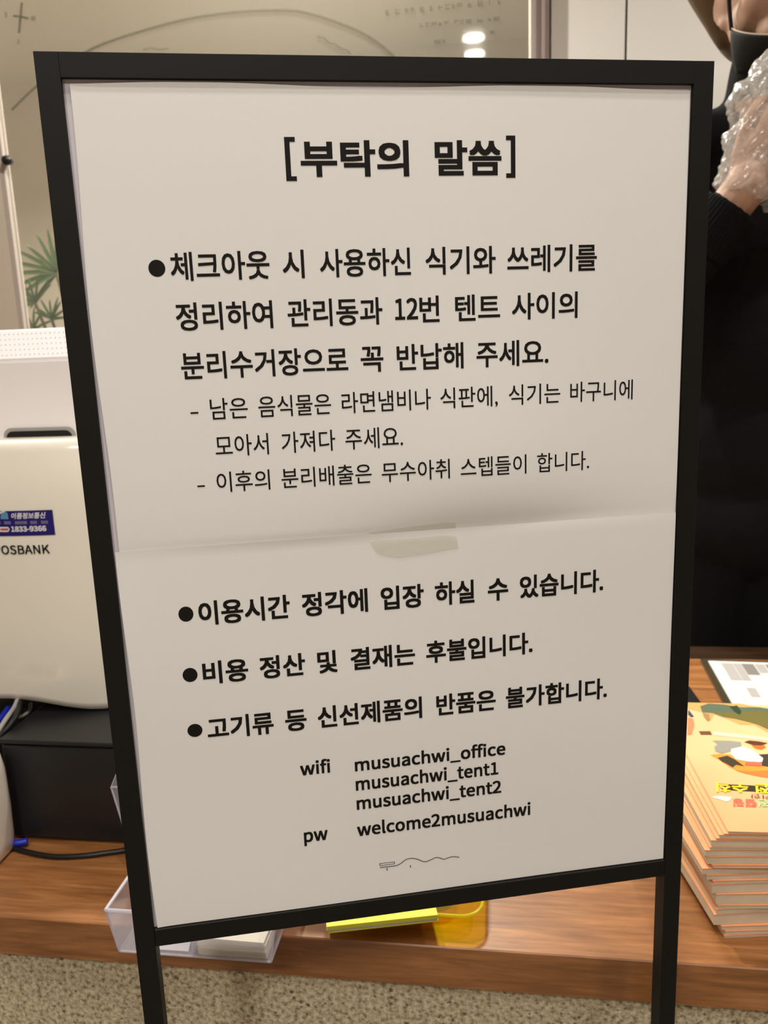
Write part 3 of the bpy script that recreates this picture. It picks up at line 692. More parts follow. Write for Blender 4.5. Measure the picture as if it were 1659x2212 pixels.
def coverword(s, xl, xr, yt, yb, m, name, bold=.02, shear=0, par=None, lift=.0009):
    V, Fc = glyphs(s, bold); e = ext(V); (a, zt_), (b, _) = S_(xl, yt), S_(xr, yt); zb_ = S_(xl, yb)[1]
    sz = (zt_ - zb_) / (e[3] - e[2]); w = e[1] - e[0] + shear * (e[3] - e[2])
    bm = NB(); on_cover(bm, V, Fc, a, zb_ - e[2] * sz, (b - a) / w, sz, e[0] + shear * e[2], lift, shear)
    return obj(name, bm, m, parent=par or pos)
def subobj(name, bm, m): return obj(name, bm, m, parent=stk)
coverword('이룸정보통신', 22, 95, 1108, 1121.5, M['stickw'], 'sticker_text', .06, .22, stk)
coverword('1833-9366', 23.5, 96, 1137, 1149, M['stickw'], 'sticker_text', .08, 0, stk)
coverword('POSBANK', -13, 102.5, 1178, 1197.5, M['frame'], 'lettering', .03)
bm = NB()
for xa, xb in ((-30, 4), (9.5, 26), (32.5, 58), (64, 80), (86, 102.5)):
    (a, zq), (b, _) = S_(xa, 1129.3), S_(xb, 1129.3)
    for dz in (-.0013, 0, .0013):
        x = a
        while x < b - .002:
            box(bm, x, x + .0016, surf_c(x) - .0009, surf_c(x) - .0006, zq + dz - .0004, zq + dz + .0004); x += .0022
obj('small_print', bm, M['stickg'], parent=stk)
def patch(name, pts, m, lift=.0009):
    q = [S_(*p) for p in pts]; bm = NB(); bm.faces.new([bm.verts.new((x, surf_c(x) - lift, z)) for x, z in q]); return obj(name, bm, m, parent=stk)
patch('house_emblem', [(2, 1121), (2.5, 1109), (12, 1105), (17, 1109), (18.5, 1121.5)], M['stickc'])
patch('emblem_roof', [(-1, 1107), (9, 1101.8), (12, 1101.8), (12.5, 1105), (0, 1110.5)], M['stickw'], .0012)
patch('red_oval', [(0, 1138), (18, 1138), (21.5, 1143.5), (18, 1149), (0, 1149), (-4, 1143.5)], M['stickw'])
patch('oval_print', [(2, 1141.3), (18.5, 1141.3), (18.5, 1145.2), (2, 1145.2)], M['stickr'], .0012)

# black case the terminal stands on, and its neighbour
cs = thing('cash_drawer_case', 'low wide black metal case under the cream terminal', 'case', (-.38, .33, .74))
bm = NB(); box(bm, -.590, -.18, .130, .50, .743, .8655, .003); obj('body', bm, M['blackmetal'], cs)
bm = NB(); box(bm, -.592, -.178, .128, .502, .8675, .873, .0018); obj('lid', bm, M['blackmetal'], cs)
bm = NB(); box(bm, -.586, -.184, .134, .496, .8655, .8675); obj('lid_gap', bm, M['black'], cs)
for x, y in ((-.56, .15), (-.21, .15), (-.56, .48), (-.21, .48)):
    bm = NB(); tube(bm, [(x, y, .74), (x, y, .7432)], .009, 12); obj('foot', bm, M['black'], cs)
pr = thing('receipt_printer', 'black boxy receipt printer at the left end of the low black case', 'printer', (-.70, .32, .74))
bm = NB(); box(bm, -.80, -.6, .165, .44, .74, .860, .006); obj('body', bm, M['blackmetal'], pr)
bm = NB(); box(bm, -.79, -.61, .162, .1655, .80, .803); obj('paper_slot', bm, M['greyplastic'], pr)
# white rounded reader, only its right edge in view
wd_ = thing('card_reader', 'glossy white rounded card reader cut by the left edge of the picture', 'card reader', (-.64, .11, .74))
bm = NB(); rr = roundrect(-.69, -.5735, .05, .126, .022)
lv = [(.74, .90), (.745, .955), (.76, .985), (.80, 1), (.845, .985), (.862, .94), (.868, .86)]
rings = [[bm.verts.new((-.632 + (x + .632) * s, 0.088 + (y - .088) * s, z)) for x, y in rr] for z, s in lv]
for i in range(len(rings) - 1):
    for k in range(len(rr)): bm.faces.new((rings[i][k], rings[i][(k + 1) % len(rr)], rings[i + 1][(k + 1) % len(rr)], rings[i + 1][k]))
bm.faces.new(rings[0][::-1]); bm.faces.new(rings[-1]); obj('body', bm, M['whiteplastic'], wd_, smooth=True)
bm = NB(); box(bm, -.67, -.595, .065, .11, .8672, .8692, .0008); obj('keypad', bm, M['black'], wd_)

# cables
def cable(name, label, pts, r, m, cat='cable'):
    bm = NB(); tube(bm, smoothpath(pts, 8), r, 10)
    b = pts[0]; o = obj(name, bm, m, base=b, smooth=True); return tag(o, label, cat)
c = [pxz(x, y, .7425) for x, y in ((14, 1826), (45, 1838), (110, 1851), (180, 1850), (250, 1841), (300, 1838))]
cable('black_cable', 'thin black cable lying on the countertop in front of the low black case', [(c[0][0], c[0][1] + .0, .7435)] + [(a, b, .7432) for a, b in c[1:]] + [(-.33, .11, .7432)], .0031, M['black'])
c = [pxz(x, y, .7445) for x, y in ((-10, 1815), (14, 1822), (34, 1826), (60, 1822))]
cable('blue_cable', 'blue cable lying beside the white card reader', [(a, b, .7475) for a, b in c], .0042, M['bluec'])
def lead(nm, label, pp, r, m):
    pts = [(*((lambda q: (q[0], v, q[1]))(pxv(x, y, v))),) for x, y, v in pp]
    cable(nm, label, pts, r, m)
lead('signal_lead', 'grey lead dropping under the terminal at the left edge', [(38, 1512, .20), (30, 1530, .185), (14, 1552, .165), (-4, 1580, .15), (-30, 1620, .14)], .0030, M['greyplastic'])
lead('signal_lead', 'black lead beside the grey one under the terminal', [(44, 1515, .20), (38, 1540, .175), (22, 1566, .158), (0, 1592, .148), (-24, 1625, .138)], .0034, M['black'])
lead('signal_lead', 'violet blue lead under the terminal at the left edge', [(20, 1528, .21), (8, 1545, .19), (-6, 1560, .175), (-30, 1590, .16)], .0040, M['bluec'])
lead('signal_lead', 'black looped lead hanging under the right corner of the terminal', [(130, 1512, .25), (158, 1536, .235), (190, 1547, .225), (222, 1545, .225), (250, 1538, .23)], .0026, M['black'])
lead('signal_lead', 'dark looped lead on the case top below the terminal arch', [(66, 1520, .235), (64, 1535, .215), (50, 1546, .20), (36, 1550, .195)], .0022, M['greyplastic'])

# ================================================================== SMALL THINGS ON THE COUNTER
def plate(bm, q, th):
    """quad sheet of thickness th from 4 points"""
    q = [Vector(p) for p in q]; n = (q[1] - q[0]).cross(q[3] - q[0]).normalized() * th / 2
    A = [bm.verts.new(p + n) for p in q]; B = [bm.verts.new(p - n) for p in q]
    bm.faces.new(A); bm.faces.new(B[::-1])
    for i in range(4): bm.faces.new((A[i], A[(i + 1) % 4], B[(i + 1) % 4], B[i]))
# frosted card box overhanging the edge
bx = thing('card_box', 'small frosted clear box of cards overhanging the counter edge', 'box', (-.30, .02, .742))
zt_, zb_ = .790, .7415
vf, vb = -.0365, .045
T4 = [(-.3785, vf - .004, zt_), (-.2095, vf - .004, zt_), (-.2095, vb + .004, zt_), (-.3785, vb + .004, zt_)]
B4 = [(-.3715, vf, zb_), (-.2180, vf, zb_), (-.2180, vb, zb_), (-.3715, vb, zb_)]
bm = NB()
for i in range(4): plate(bm, [B4[i], B4[(i + 1) % 4], T4[(i + 1) % 4], T4[i]], .0014)
obj('walls', bm, M['clear'], bx)
bm = NB(); box(bm, -.3715, -.2180, vf, vb, .7402, .7416, .0005, 1); obj('bottom', bm, M['clear'], bx)
bm = NB()
for i in range(4):
    tube(bm, [Vector(T4[i]), Vector(T4[(i + 1) % 4])], .0018, 8)
obj('rim', bm, M['clearedge'], bx)
bm = NB()
for i in range(4):
    tube(bm, [Vector(B4[i]), Vector(T4[i])], .0011, 6); tube(bm, [Vector(B4[i]), Vector(B4[(i + 1) % 4])], .0010, 6)
obj('corner_edge', bm, M['clearedge'], bx)
bm = NB(); box(bm, -.2972, -.2956, vf + .001, vb - .001, .7417, .772); obj('divider', bm, M['clearedge'], bx)
random.seed(11)
for i in range(9):
    z = .7419 + i * .0021; jx, jy = random.uniform(-.001, .0015), random.uniform(-.0012, .0012)
    bm = NB(); box(bm, -.2915 + jx, -.2235 + jx, vf + .003 + jy, vf + .053 + jy, z, z + .0019, 0, 1, random.uniform(-.02, .02))
    o = obj('paper_card', bm, M['cream'], base=(-.257, 0, z))
    tag(o, 'cream card in the right part of the frosted box, %s from the bottom' % ['first', 'second', 'third', 'fourth', 'fifth', 'sixth', 'seventh', 'eighth', 'ninth'][i], 'card', 'cream cards in the frosted box')
bm = NB(); plate(bm, [(-.352, vf + .004, .7430), (-.302, vf + .004, .7430), (-.308, .020, .7600), (-.362, .020, .7600)], .0006)
tag(obj('paper_card', bm, M['cardw'], base=(-.33, 0, .745)), 'white card leaning in the left part of the frosted box', 'card')
# acrylic leaflet holder, one corner showing left of the sign
ah = thing('acrylic_holder', 'clear acrylic leaflet holder peeking out left of the sign in front of the black case', 'holder', (-.36, .09, .74))
p0 = pxv(240, 1700, .080); 
q = dict(a=(p0[0], .080, p0[1]), b=(p0[0] + .16, .080, p0[1]))
back = [(p0[0] + .000, .080, p0[1]), (p0[0] + .16, .080, p0[1]), (p0[0] + .16, .118, p0[1] + .05), (p0[0] + .014, .118, p0[1] + .05)]
low = [(p0[0] + .03, .066, .7412), (p0[0] + .13, .066, .7412)]
bm = NB(); plate(bm, back, .002); plate(bm, [low[0], low[1], back[1], back[0]], .002); obj('panel', bm, M['clear'], ah)
bm = NB(); tube(bm, [Vector(back[3]), Vector(back[0]), Vector(back[1])], .0011, 6); tube(bm, [Vector(back[0]), Vector(low[0]), Vector(low[1])], .0011, 6); obj('edge', bm, M['clearedge'], ah)
bm = NB(); box(bm, low[0][0], low[1][0], .060, .10, .74, .7425); obj('foot', bm, M['clear'], ah)

# yellow acrylic tray with neon sticky pad
ty = thing('yellow_tray', 'translucent yellow acrylic tray with rounded corners under the sign', 'tray', (-.10, .09, .74))
ZT_ = .762
c1 = pxz(1038, 1950, ZT_); c2 = pxz(985, 1976, ZT_)
x1_, y0_ = c1[0] + .002, c2[1] - .001
out = roundrect(x1_ - .16, x1_, y0_, y0_ + .13, .022, 8)
bm = NB(); prism(bm, out, ZT_ - .003, ZT_); obj('plate', bm, M['yellow'], ty)
bm = NB(); tube(bm, [Vector((x, y, ZT_ - .0005)) for x, y in out + out[:1]], .0016, 8); obj('rim', bm, M['yellowedge'], ty)
bm = NB(); rin = roundrect(x1_ - .13, x1_ - .03, y0_ + .03, y0_ + .11, .02, 8); prism(bm, rin, .740, ZT_ - .003); obj('pedestal', bm, M['yellow'], ty)
random.seed(4)
d0, d1 = pxz(705, 2003, .7690), pxz(945, 1977, .7690)
ang = math.atan2(d1[1] - d0[1], d1[0] - d0[0])
pad = thing('sticky_note_pad', 'neon yellow sticky note pad lying on the yellow tray', 'sticky notes', (d0[0], d0[1], ZT_))
ux, uy = Vector((math.cos(ang), math.sin(ang))), Vector((-math.sin(ang), math.cos(ang))); ln = (Vector(d1) - Vector(d0)).length
for k, (z0, z1, off) in enumerate(((ZT_, ZT_ + .0016, .0008), (ZT_ + .0016, ZT_ + .0032, 0), (ZT_ + .0032, ZT_ + .0075, .0003))):
    bm = NB(); o2 = Vector(d0) + ux * off
    pts = [o2, o2 + ux * ln, o2 + ux * ln + uy * .074, o2 + uy * .074]; prism(bm, [(p.x, p.y) for p in pts], z0, z1)
    obj('note_block', bm, [M['sticky'], M['cardw'], M['sticky']][k], pad)

# ------------------------------------------------------------------ booklets
def z4(x, y): return 1460 + x / 7.37, 1760 + y / 7.37
def tri_material():
    """cover print as plain colour areas fixed to the booklet"""
    m = bpy.data.materials.new('booklet_cover'); m.use_nodes = True; nt = m.node_tree; b = nt.nodes['Principled BSDF']
    tc = nt.nodes.new('ShaderNodeTexCoord'); sx = nt.nodes.new('ShaderNodeSeparateXYZ'); nt.links.new(tc.outputs['Object'], sx.inputs[0])
    n = nt.nodes.new('ShaderNodeTexNoise'); n.inputs['Scale'].default_value = 9; nt.links.new(tc.outputs['Object'], n.inputs['Vector'])
    ma = nt.nodes.new('ShaderNodeMath'); ma.operation = 'MULTIPLY_ADD'; ma.inputs[1].default_value = .06; nt.links.new(n.outputs[0], ma.inputs[0]); nt.links.new(sx.outputs[1], ma.inputs[2])
    cr = nt.nodes.new('ShaderNodeValToRGB'); nt.links.new(ma.outputs[0], cr.inputs[0]); e = cr.color_ramp.elements
    e[0].position = .02; e[0].color = rgb(238, 160, 112); e[1].position = .29; e[1].color = rgb(226, 190, 142); k = e.new(.16); k.color = rgb(238, 190, 138)
    nt.links.new(cr.outputs[0], b.inputs['Base Color']); b.inputs['Roughness'].default_value = .42
    return m
cover = tri_material()
# left front corners of the layers read off the stack, top to bottom: x, y of the corner, yaw
LY = [(830, 262, 0), (760, 300, .012), (690, 318, .016), (640, 372, .020), (560, 405, .030), (540, 515, .034), (460, 562, .052), (500, 668, .060), (575, 800, .050), (600, 840, .045),
      (420, 856, .095), (490, 962, .10), (590, 1050, .085), (575, 1110, .10), (640, 1265, .075), (670, 1440, .06), (645, 1505, .11), (608, 1590, .125), (725, 1775, .10), (790, 1850, .10), (775, 1925, .12)]
BL, BWd = .272, .20
nl = len(LY); zs = []
for i, (x, y, yw) in enumerate(LY):
    px, py = z4(x, y); zs.append(pxv(px, py, .036)[1])
bottom = .74
zs.append(bottom)
names = ['top', 'second', 'third', 'fourth', 'fifth', 'sixth', 'seventh', 'eighth', 'ninth', 'tenth', 'eleventh', 'twelfth', 'thirteenth', 'fourteenth', 'fifteenth', 'sixteenth',
         'seventeenth', 'eighteenth', 'nineteenth', 'twentieth', 'lowest']
topbook = None
TH = (zs[0] - bottom) / nl
random.seed(21)
for i in range(nl):
    x, y, yw = LY[i]; zt_ = zs[0] - i * 0; zt_ = max(zs[i], bottom + TH * .35 * (nl - i))
    zb_ = zs[i + 1] if i + 1 < nl else bottom
    if i + 1 < nl: zb_ = max(zs[i + 1], bottom + TH * .35 * (nl - i - 1))
    if zt_ - zb_ < .0012: zt_ = zb_ + .0012
    zs[i] = zt_
for i in range(nl):
    x, y, yw = LY[i]; px, py = z4(x, y); zt_ = zs[i]; zb_ = zs[i + 1] if i + 1 < nl else bottom
    cu, cv = pxz(px, py, zt_)
    if i == 0: cv = cv
    lab = '%s booklet of the peach-coloured stack on the counter' % names[i]
    if i == 0: lab = 'top booklet of the stack, peach cover with yellow upside-down lettering showing'
    t = thing('booklet', lab, 'booklet', (cu, cv, zb_), group='peach booklets stacked on the counter')
    yaw = .035 + yw
    def R_(a, b, yaw=yaw, cu=cu, cv=cv): return cu + a * math.cos(yaw) - b * math.sin(yaw), cv + a * math.sin(yaw) + b * math.cos(yaw)
    g_ = .00025
    bm = NB(); prism(bm, [R_(*p) for p in ((.0006, .0006), (BWd, .0006), (BWd, BL - .0006), (.0006, BL - .0006))], zb_ + g_, zt_ - .0006); obj('page_block', bm, M['pages'], t)
    bm = NB(); prism(bm, [R_(*p) for p in ((0, 0), (BWd + .0006, 0), (BWd + .0006, BL), (0, BL))], zt_ - .0006, zt_ - .0001); cvr = obj('cover', bm, cover, t)
    if i == 0: topbook = (t, cu, cv, zt_, yaw, cvr)
# printing on the top cover, upside down to the viewer
t, cu, cv, zt_, yaw, cvr = topbook
def bkpx(px, py): return pxz(px, py, zt_)
def area(name, pts, col, lift, rough=.42):
    nm = 'print_' + name
    m = bpy.data.materials.get(nm) or mat(nm, col, rough)
    q = [bkpx(*p) for p in pts]; bm = NB(); bm.faces.new([bm.verts.new((x, y, zt_ + lift)) for x, y in q]); return obj('print_area', bm, m, parent=cvr)
def z3(x, y): return 1470 + x / 8.51, 1500 + y / 8.51
def A3(name, pts, col, lift): return area(name, [z3(*p) for p in pts], col, lift)
A3('sand', [(130, 150), (1100, 170), (1900, 330), (1900, 760), (1608, 700), (1350, 560), (1100, 560), (850, 450), (620, 370), (540, 500), (400, 330), (130, 260)], rgb(200, 160, 95), .0001)
A3('teal', [(360, 220), (520, 170), (800, 190), (1100, 240), (1450, 240), (1850, 300), (1850, 420), (1500, 380), (1200, 380), (900, 380), (640, 350), (400, 330)], rgb(92, 104, 82), .0003)
A3('olive', [(600, 350), (1500, 310), (1850, 420), (1850, 640), (1600, 640), (1420, 560), (1250, 510), (1000, 450), (800, 420)], rgb(112, 104, 52), .0004)
A3('deep_green', [(900, 230), (1040, 210), (1120, 320), (1090, 385), (1010, 340)], rgb(48, 66, 48), .0005)
A3('brown_patch', [(400, 330), (530, 370), (540, 480), (500, 500), (430, 420)], rgb(165, 128, 78), .0003)
A3('white_bar', [(590, 680), (1900, 830), (1900, 890), (600, 750)], rgb(222, 205, 178), .0002)
A3('brown_label', [(335, 680), (545, 678), (580, 745), (375, 745)], rgb(112, 78, 42), .0003)
A3('orange_hill', [(550, 1115), (720, 1095), (1000, 1120), (1400, 1250), (1700, 1200), (2200, 1300), (2200, 1650), (1800, 1550), (1450, 1510), (1130, 1440), (900, 1340), (700, 1200)], rgb(250, 150, 55), .0002)
A3('orange_base', [(1000, 1400), (1300, 1420), (1608, 1400), (2200, 1500), (2200, 1680), (1800, 1560), (1450, 1515), (1180, 1455)], rgb(240, 122, 55), .0003)
A3('dark_bush', [(680, 1170), (860, 1130), (1000, 1200), (1180, 1330), (1020, 1300), (960, 1350), (860, 1290), (760, 1240)], rgb(66, 56, 40), .0004)
A3('dark_bush', [(1420, 1110), (1620, 1100), (2000, 1180), (2000, 1380), (1640, 1340), (1500, 1320), (1450, 1200)], rgb(66, 56, 40), .0004)
A3('grey_shape', [(590, 850), (900, 855), (1110, 880), (1120, 960), (900, 1050), (760, 1090), (640, 1050), (620, 970), (680, 920)], rgb(150, 146, 136), .0003)  # plain grey shape filling the mascot figure's place
A3('pale_shape', [(930, 1010), (1150, 960), (1350, 1050), (1520, 1180), (1500, 1250), (1250, 1240), (1020, 1200), (930, 1110)], rgb(232, 222, 218), .0005)  # plain white shape, also in the mascot's place
A3('red_brown', [(1170, 880), (1260, 850), (1450, 870), (1600, 900), (1480, 945), (1350, 940)], rgb(96, 52, 30), .0004)
A3('flame', [(1300, 940), (1540, 940), (1570, 980), (1480, 1020), (1380, 1000)], rgb(235, 110, 40), .0003)
A3('terracotta', [(1210, 1250), (1500, 1265), (1490, 1330), (1180, 1310)], rgb(190, 105, 88), .0006)
A3('cloud', [(580, 1880), (700, 1870), (945, 1890), (900, 1960), (840, 1975), (700, 1925), (610, 1910)], rgb(250, 236, 210), .0003)
area('flower_violet', [(1487, 1533), (1499, 1548), (1493, 1550), (1486, 1544)], rgb(70, 66, 84), .0003)
area('rose', [(1486, 1550), (1497, 1553), (1500, 1566), (1494, 1587), (1485, 1588)], rgb(205, 135, 95), .0003)
def book_text(s, xr, yr, xl, yl, hpx, col, nm, bold):
    """reads from the far (right) side: baseline start at the right, letters upside down to the viewer"""
    V, Fc = glyphs(s, bold); e = ext(V)
    a = Vector(bkpx(xr, yr)); b = Vector(bkpx(xl, yl)); h = Vector(bkpx(xl, yl + hpx)) ; hh = (h - b)
    d = (b - a); bm = NB(); L = e[1] - e[0]
    vs = [bm.verts.new((*(a + d * ((v.x - e[0]) / L) + hh * ((v.y - e[2]) / (e[3] - e[2]))), zt_ + .0007 + v.z)) for v in V]
    for f_ in Fc:
        try: bm.faces.new([vs[i] for i in f_])
        except ValueError: pass
    m = bpy.data.materials.get('print_' + nm) or mat('print_' + nm, col, .45)
    return obj('cover_text', bm, m, parent=cvr)
A3('ink_band', [(690, 1650), (860, 1660), (1300, 1680), (2000, 1740), (2000, 1830), (1350, 1790), (1000, 1770), (760, 1750)], rgb(60, 45, 18), .0005)
book_text('안전 수칙', 1700, 1696, 1547, 1690, 22, rgb(250, 212, 50), 'yellow', .05)
book_text('을 위한', 1700, 1722, 1620, 1716, 9, rgb(70, 45, 35), 'brown_ink', 0)
book_text('안전', 1683, 1730, 1638, 1728, 16, rgb(150, 205, 140), 'green_ink', .04)
book_text('캠핑', 1634, 1728, 1584, 1726, 17, rgb(236, 110, 88), 'red_ink', .05)
# paperwork behind the booklets
dc = thing('document_folder', 'dark-edged clear folder holding printed sheets behind the booklet stack', 'folder', (.37, .65, .74))
a_, b_ = pxz(1513, 1424, .745), pxz(1576, 1540, .745)
yw = math.atan2(b_[0] - a_[0], a_[1] - b_[1]); 
def Q(s, t2): # s to the right from the left edge, t2 from far (0) to near
    far = Vector(a_); near = Vector(b_); d = (near - far).normalized(); r = Vector((-d.y, d.x)); p = far + r * s + d * t2; return (p.x, p.y)
bm = NB(); prism(bm, [Q(0, 0), Q(.30, 0), Q(.30, .235), Q(0, .235)], .74, .7455); obj('board', bm, M['tray'], dc)
bm = NB(); prism(bm, [Q(.0105, .012), Q(.29, .012), Q(.29, .21), Q(.0105, .21)], .7457, .7475); sh_ = obj('printed_sheet', bm, M['cardw'], dc)
for (s0, s1, t0, t1, k) in ((.030, .048, .022, .095, 'docgrey'), (.049, .062, .022, .095, 'docgrey'), (.063, .083, .022, .070, 'docd'), (.085, .10, .022, .06, 'docgrey'), (.102, .15, .022, .055, 'docd'), (.155, .25, .022, .055, 'docgrey'), (.046, .060, .125, .16, 'docgrey')):
    bm = NB(); bm.faces.new([bm.verts.new((*Q(*p), .7478)) for p in ((s0, t0), (s1, t0), (s1, t1), (s0, t1))]); obj('table_print', bm, M[k], parent=sh_)
bm = NB(); prism(bm, [Q(.07, .085), Q(.27, .078), Q(.275, .232), Q(.078, .225)], .7479, .7483)
tag(obj('glare_sheet', bm, mat('lavender_glare', rgb(222, 216, 240), .4), base=(.5, .6, .7479)), 'bluish white sheet put in for the lavender glare on the clear folder', 'paper')  # lavender glare on the folder, put in as a pale coloured sheet
bm = NB(); a_, b_ = pxz(1487, 1480, .750), pxz(1509, 1517, .750); prism(bm, [(b_[0] + .004, b_[1] - .01), (a_[0], a_[1]), (a_[0] - .10, a_[1] + .0), (b_[0] - .10, b_[1] - .01)], .74, .75)
tag(obj('black_notebook', bm, M['black'], base=(.29, .58, .74)), 'black notebook mostly hidden by the sign beside the clear folder', 'notebook')
# ================================================================== PERSON
HC = Vector((.468, .885, 1.885))            # centre of the head
pn = thing('person', 'person in black behind the counter, mask under the chin, gloved hand raised', 'person', (.50, .98, SH))
def skinmesh(name, chains, m, parent, voxel=.006, it=4, extra=None, post=None):
    bm = NB()
    for pts, rad in chains: tube(bm, smoothpath(pts, 5), [rad[min(len(rad) - 1, int(i / 5))] * (1 - (i % 5) / 5) + rad[min(len(rad) - 1, int(i / 5) + 1)] * ((i % 5) / 5) for i in range(len(smoothpath(pts, 5)))], 14)
    for pts, rad in chains:
        for p, r in ((pts[0], rad[0]), (pts[-1], rad[-1])): ellip(bm, p, (r, r, r), None, 12, 8)
    if extra: extra(bm)
    bm = remeshed(bm, voxel, it)
    if post: post(bm)
    return obj(name, bm, m, parent, smooth=True)
def H(x, y, z): return HC + Vector((x, y, z))
HR = Matrix.Rotation(-.04, 3, 'X')
# head: skull, jaw, cheeks, nose, ears and neck in one surface
def headx(bm):
    ellip(bm, H(0, .015, .035), (.076, .092, .092))
    ellip(bm, H(0, -.010, -.035), (.066, .072, .080))
    ellip(bm, H(0, -.052, -.092), (.040, .032, .032))
    for s in (-1, 1):
        ellip(bm, H(s * .036, -.045, -.035), (.030, .030, .036)); ellip(bm, H(s * .052, -.01, -.055), (.020, .045, .038))
        er = Matrix.Rotation(s * -.5, 3, 'Z')
        ellip(bm, H(s * .079, .020, -.018), (.008, .019, .032), er); ellip(bm, H(s * .076, .012, -.046), (.007, .010, .014), er)
        ellip(bm, H(s * .020, -.072, -.014), (.012, .010, .010))
    ellip(bm, H(0, -.088, -.020), (.015, .014, .012)); ellip(bm, H(0, -.078, .004), (.010, .012, .032))
    ellip(bm, H(0, -.070, .030), (.045, .018, .010)); ellip(bm, H(0, -.080, -.052), (.024, .010, .006)); ellip(bm, H(0, -.078, -.061), (.020, .010, .006))
skinmesh('head', [([H(0, .02, -.05), H(0, .03, -.13), H(0, .045, -.20)], [.056, .054, .058])], M['skin'], pn, .005, 3, headx)
bm = NB(); ellip(bm, H(0, -.0865, -.0555), (.021, .006, .005)); obj('lips', bm, M['lip'], pn, smooth=True)
for s in (-1, 1):
    bm = NB(); ellip(bm, H(s * .031, -.073, .012), (.013, .009, .007)); e_ = obj('eye', bm, M['eye'], pn, smooth=True)
    bm = NB(); ellip(bm, H(s * .031, -.0815, .012), (.005, .002, .005)); obj('iris', bm, M['iris'], parent=e_, smooth=True)
    bm = NB(); tube(bm, smoothpath([H(s * .015, -.087, .030), H(s * .032, -.088, .036), H(s * .050, -.072, .030)], 5), .0032, 8); obj('eyebrow', bm, M['hair'], pn, smooth=True)
# hair: bob swept behind the ears, its lower edge falling to the nape
def hairx(bm):
    ellip(bm, H(0, .030, .058), (.090, .102, .090)); ellip(bm, H(0, .065, -.01), (.086, .070, .095))
    for s in (-1, 1):
        pp = smoothpath([H(s * .06, .05, .13), H(s * .090, .062, .09), H(s * .094, .066, .045), H(s * .078, .062, -.012), H(s * .062, .056, -.075)], 6)
        rr_ = [.045, .055, .052, .034, .009]
        tube(bm, pp, [rr_[min(4, i // 6)] * (1 - (i % 6) / 6) + rr_[min(4, i // 6 + 1)] * ((i % 6) / 6) for i in range(len(pp))], 14, flat=.8)
    for v in bm.verts:
        q = v.co - HC
        if q.y < -.03 and q.z < .075: v.co.y = HC.y - .03 + (q.y + .03) * .1
skinmesh('hair', [], M['hair'], pn, .006, 4, hairx)
# mask pulled under the chin, with rim and ear loops
def maskpt(a, t_):  # a: -1..1 round the jaw, t_: 0 top .. 1 bottom
    ang = a * 1.25
    rx, ry = .079 + .004 * (1 - abs(a)), .100
    x = rx * math.sin(ang); y = -.004 - ry * math.cos(ang) * (1 - .10 * t_)
    zt = -.072 - .038 * (1 - abs(a) ** 2.0); zb = -.135 - .012 * (1 - a * a)
    z = zt + (zb - zt) * t_; k = 1 - .25 * t_ * t_
    return H(x * k, y * k + .016 * t_, z)
bm = NB(); g = [[bm.verts.new(maskpt(-1 + 2 * i / 28, j / 10)) for j in range(11)] for i in range(29)]
for i in range(28):
    for j in range(10): bm.faces.new((g[i][j], g[i][j + 1], g[i + 1][j + 1], g[i + 1][j]))
mk = obj('face_mask', bm, M['maskm'], pn, smooth=True)
md = mk.modifiers.new('s', 'SOLIDIFY'); md.thickness = .002; md.offset = 0
bm = NB(); tube(bm, [maskpt(-1 + 2 * i / 40, 0) for i in range(41)], .0013, 6); obj('piping', bm, M['rim'], parent=mk, smooth=True)
for s in (-1, 1):
    bm = NB(); tube(bm, smoothpath([maskpt(s, .03), H(s * .0775, -.028, -.04), H(s * .0800, -.022, .0), H(s * .083, -.002, .034), H(s * .080, .026, .036)], 6), .0042, 8, flat=.5); obj('ear_loop', bm, M['maskm'], parent=mk, smooth=True)
# clothes: turtleneck, torso, sleeves, trousers in one surface
SHR = Vector((.305, .945, 1.640)); SHL = Vector((.665, .955, 1.640))
WR = Vector((.377, .752, 1.515)); EL = Vector((.255, .800, 1.345))
WL = Vector((.74, .93, 1.02)); ELL = Vector((.735, .985, 1.31))
def clothx(bm):
    ellip(bm, (.485, .955, 1.50), (.165, .095, .17)); ellip(bm, (.485, .965, 1.30), (.150, .100, .22)); ellip(bm, (.485, .97, 1.08), (.165, .105, .19))
    ellip(bm, (.485, .975, .95), (.175, .115, .13)); ellip(bm, (.485, .955, 1.645), (.12, .075, .05))
skinmesh('clothing', [
    ([(.472, .905, 1.775), (.474, .925, 1.735), (.478, .945, 1.69), (.482, .955, 1.64)], [.062, .066, .074, .09]),
    ([(.48, .95, 1.66), (.39, .95, 1.660), tuple(SHR), (.275, .90, 1.54), tuple(EL)], [.070, .055, .060, .056, .050]),
    ([tuple(EL), tuple((EL + WR) / 2), tuple(WR + (EL - WR).normalized() * .022)], [.050, .049, .047]),
    ([(.48, .95, 1.66), (.57, .95, 1.660), tuple(SHL), (.71, .97, 1.50), tuple(ELL), (.74, .96, 1.16), tuple(WL)], [.070, .055, .060, .056, .048, .042, .034]),
    ([(.425, .975, .95), (.425, .975, .60), (.405, .985, .18)], [.092, .076, .050]), ([(.55, .975, .95), (.55, .975, .60), (.57, .985, .18)], [.088, .070, .050])],
    M['cloth'], pn, .008, 4, clothx)
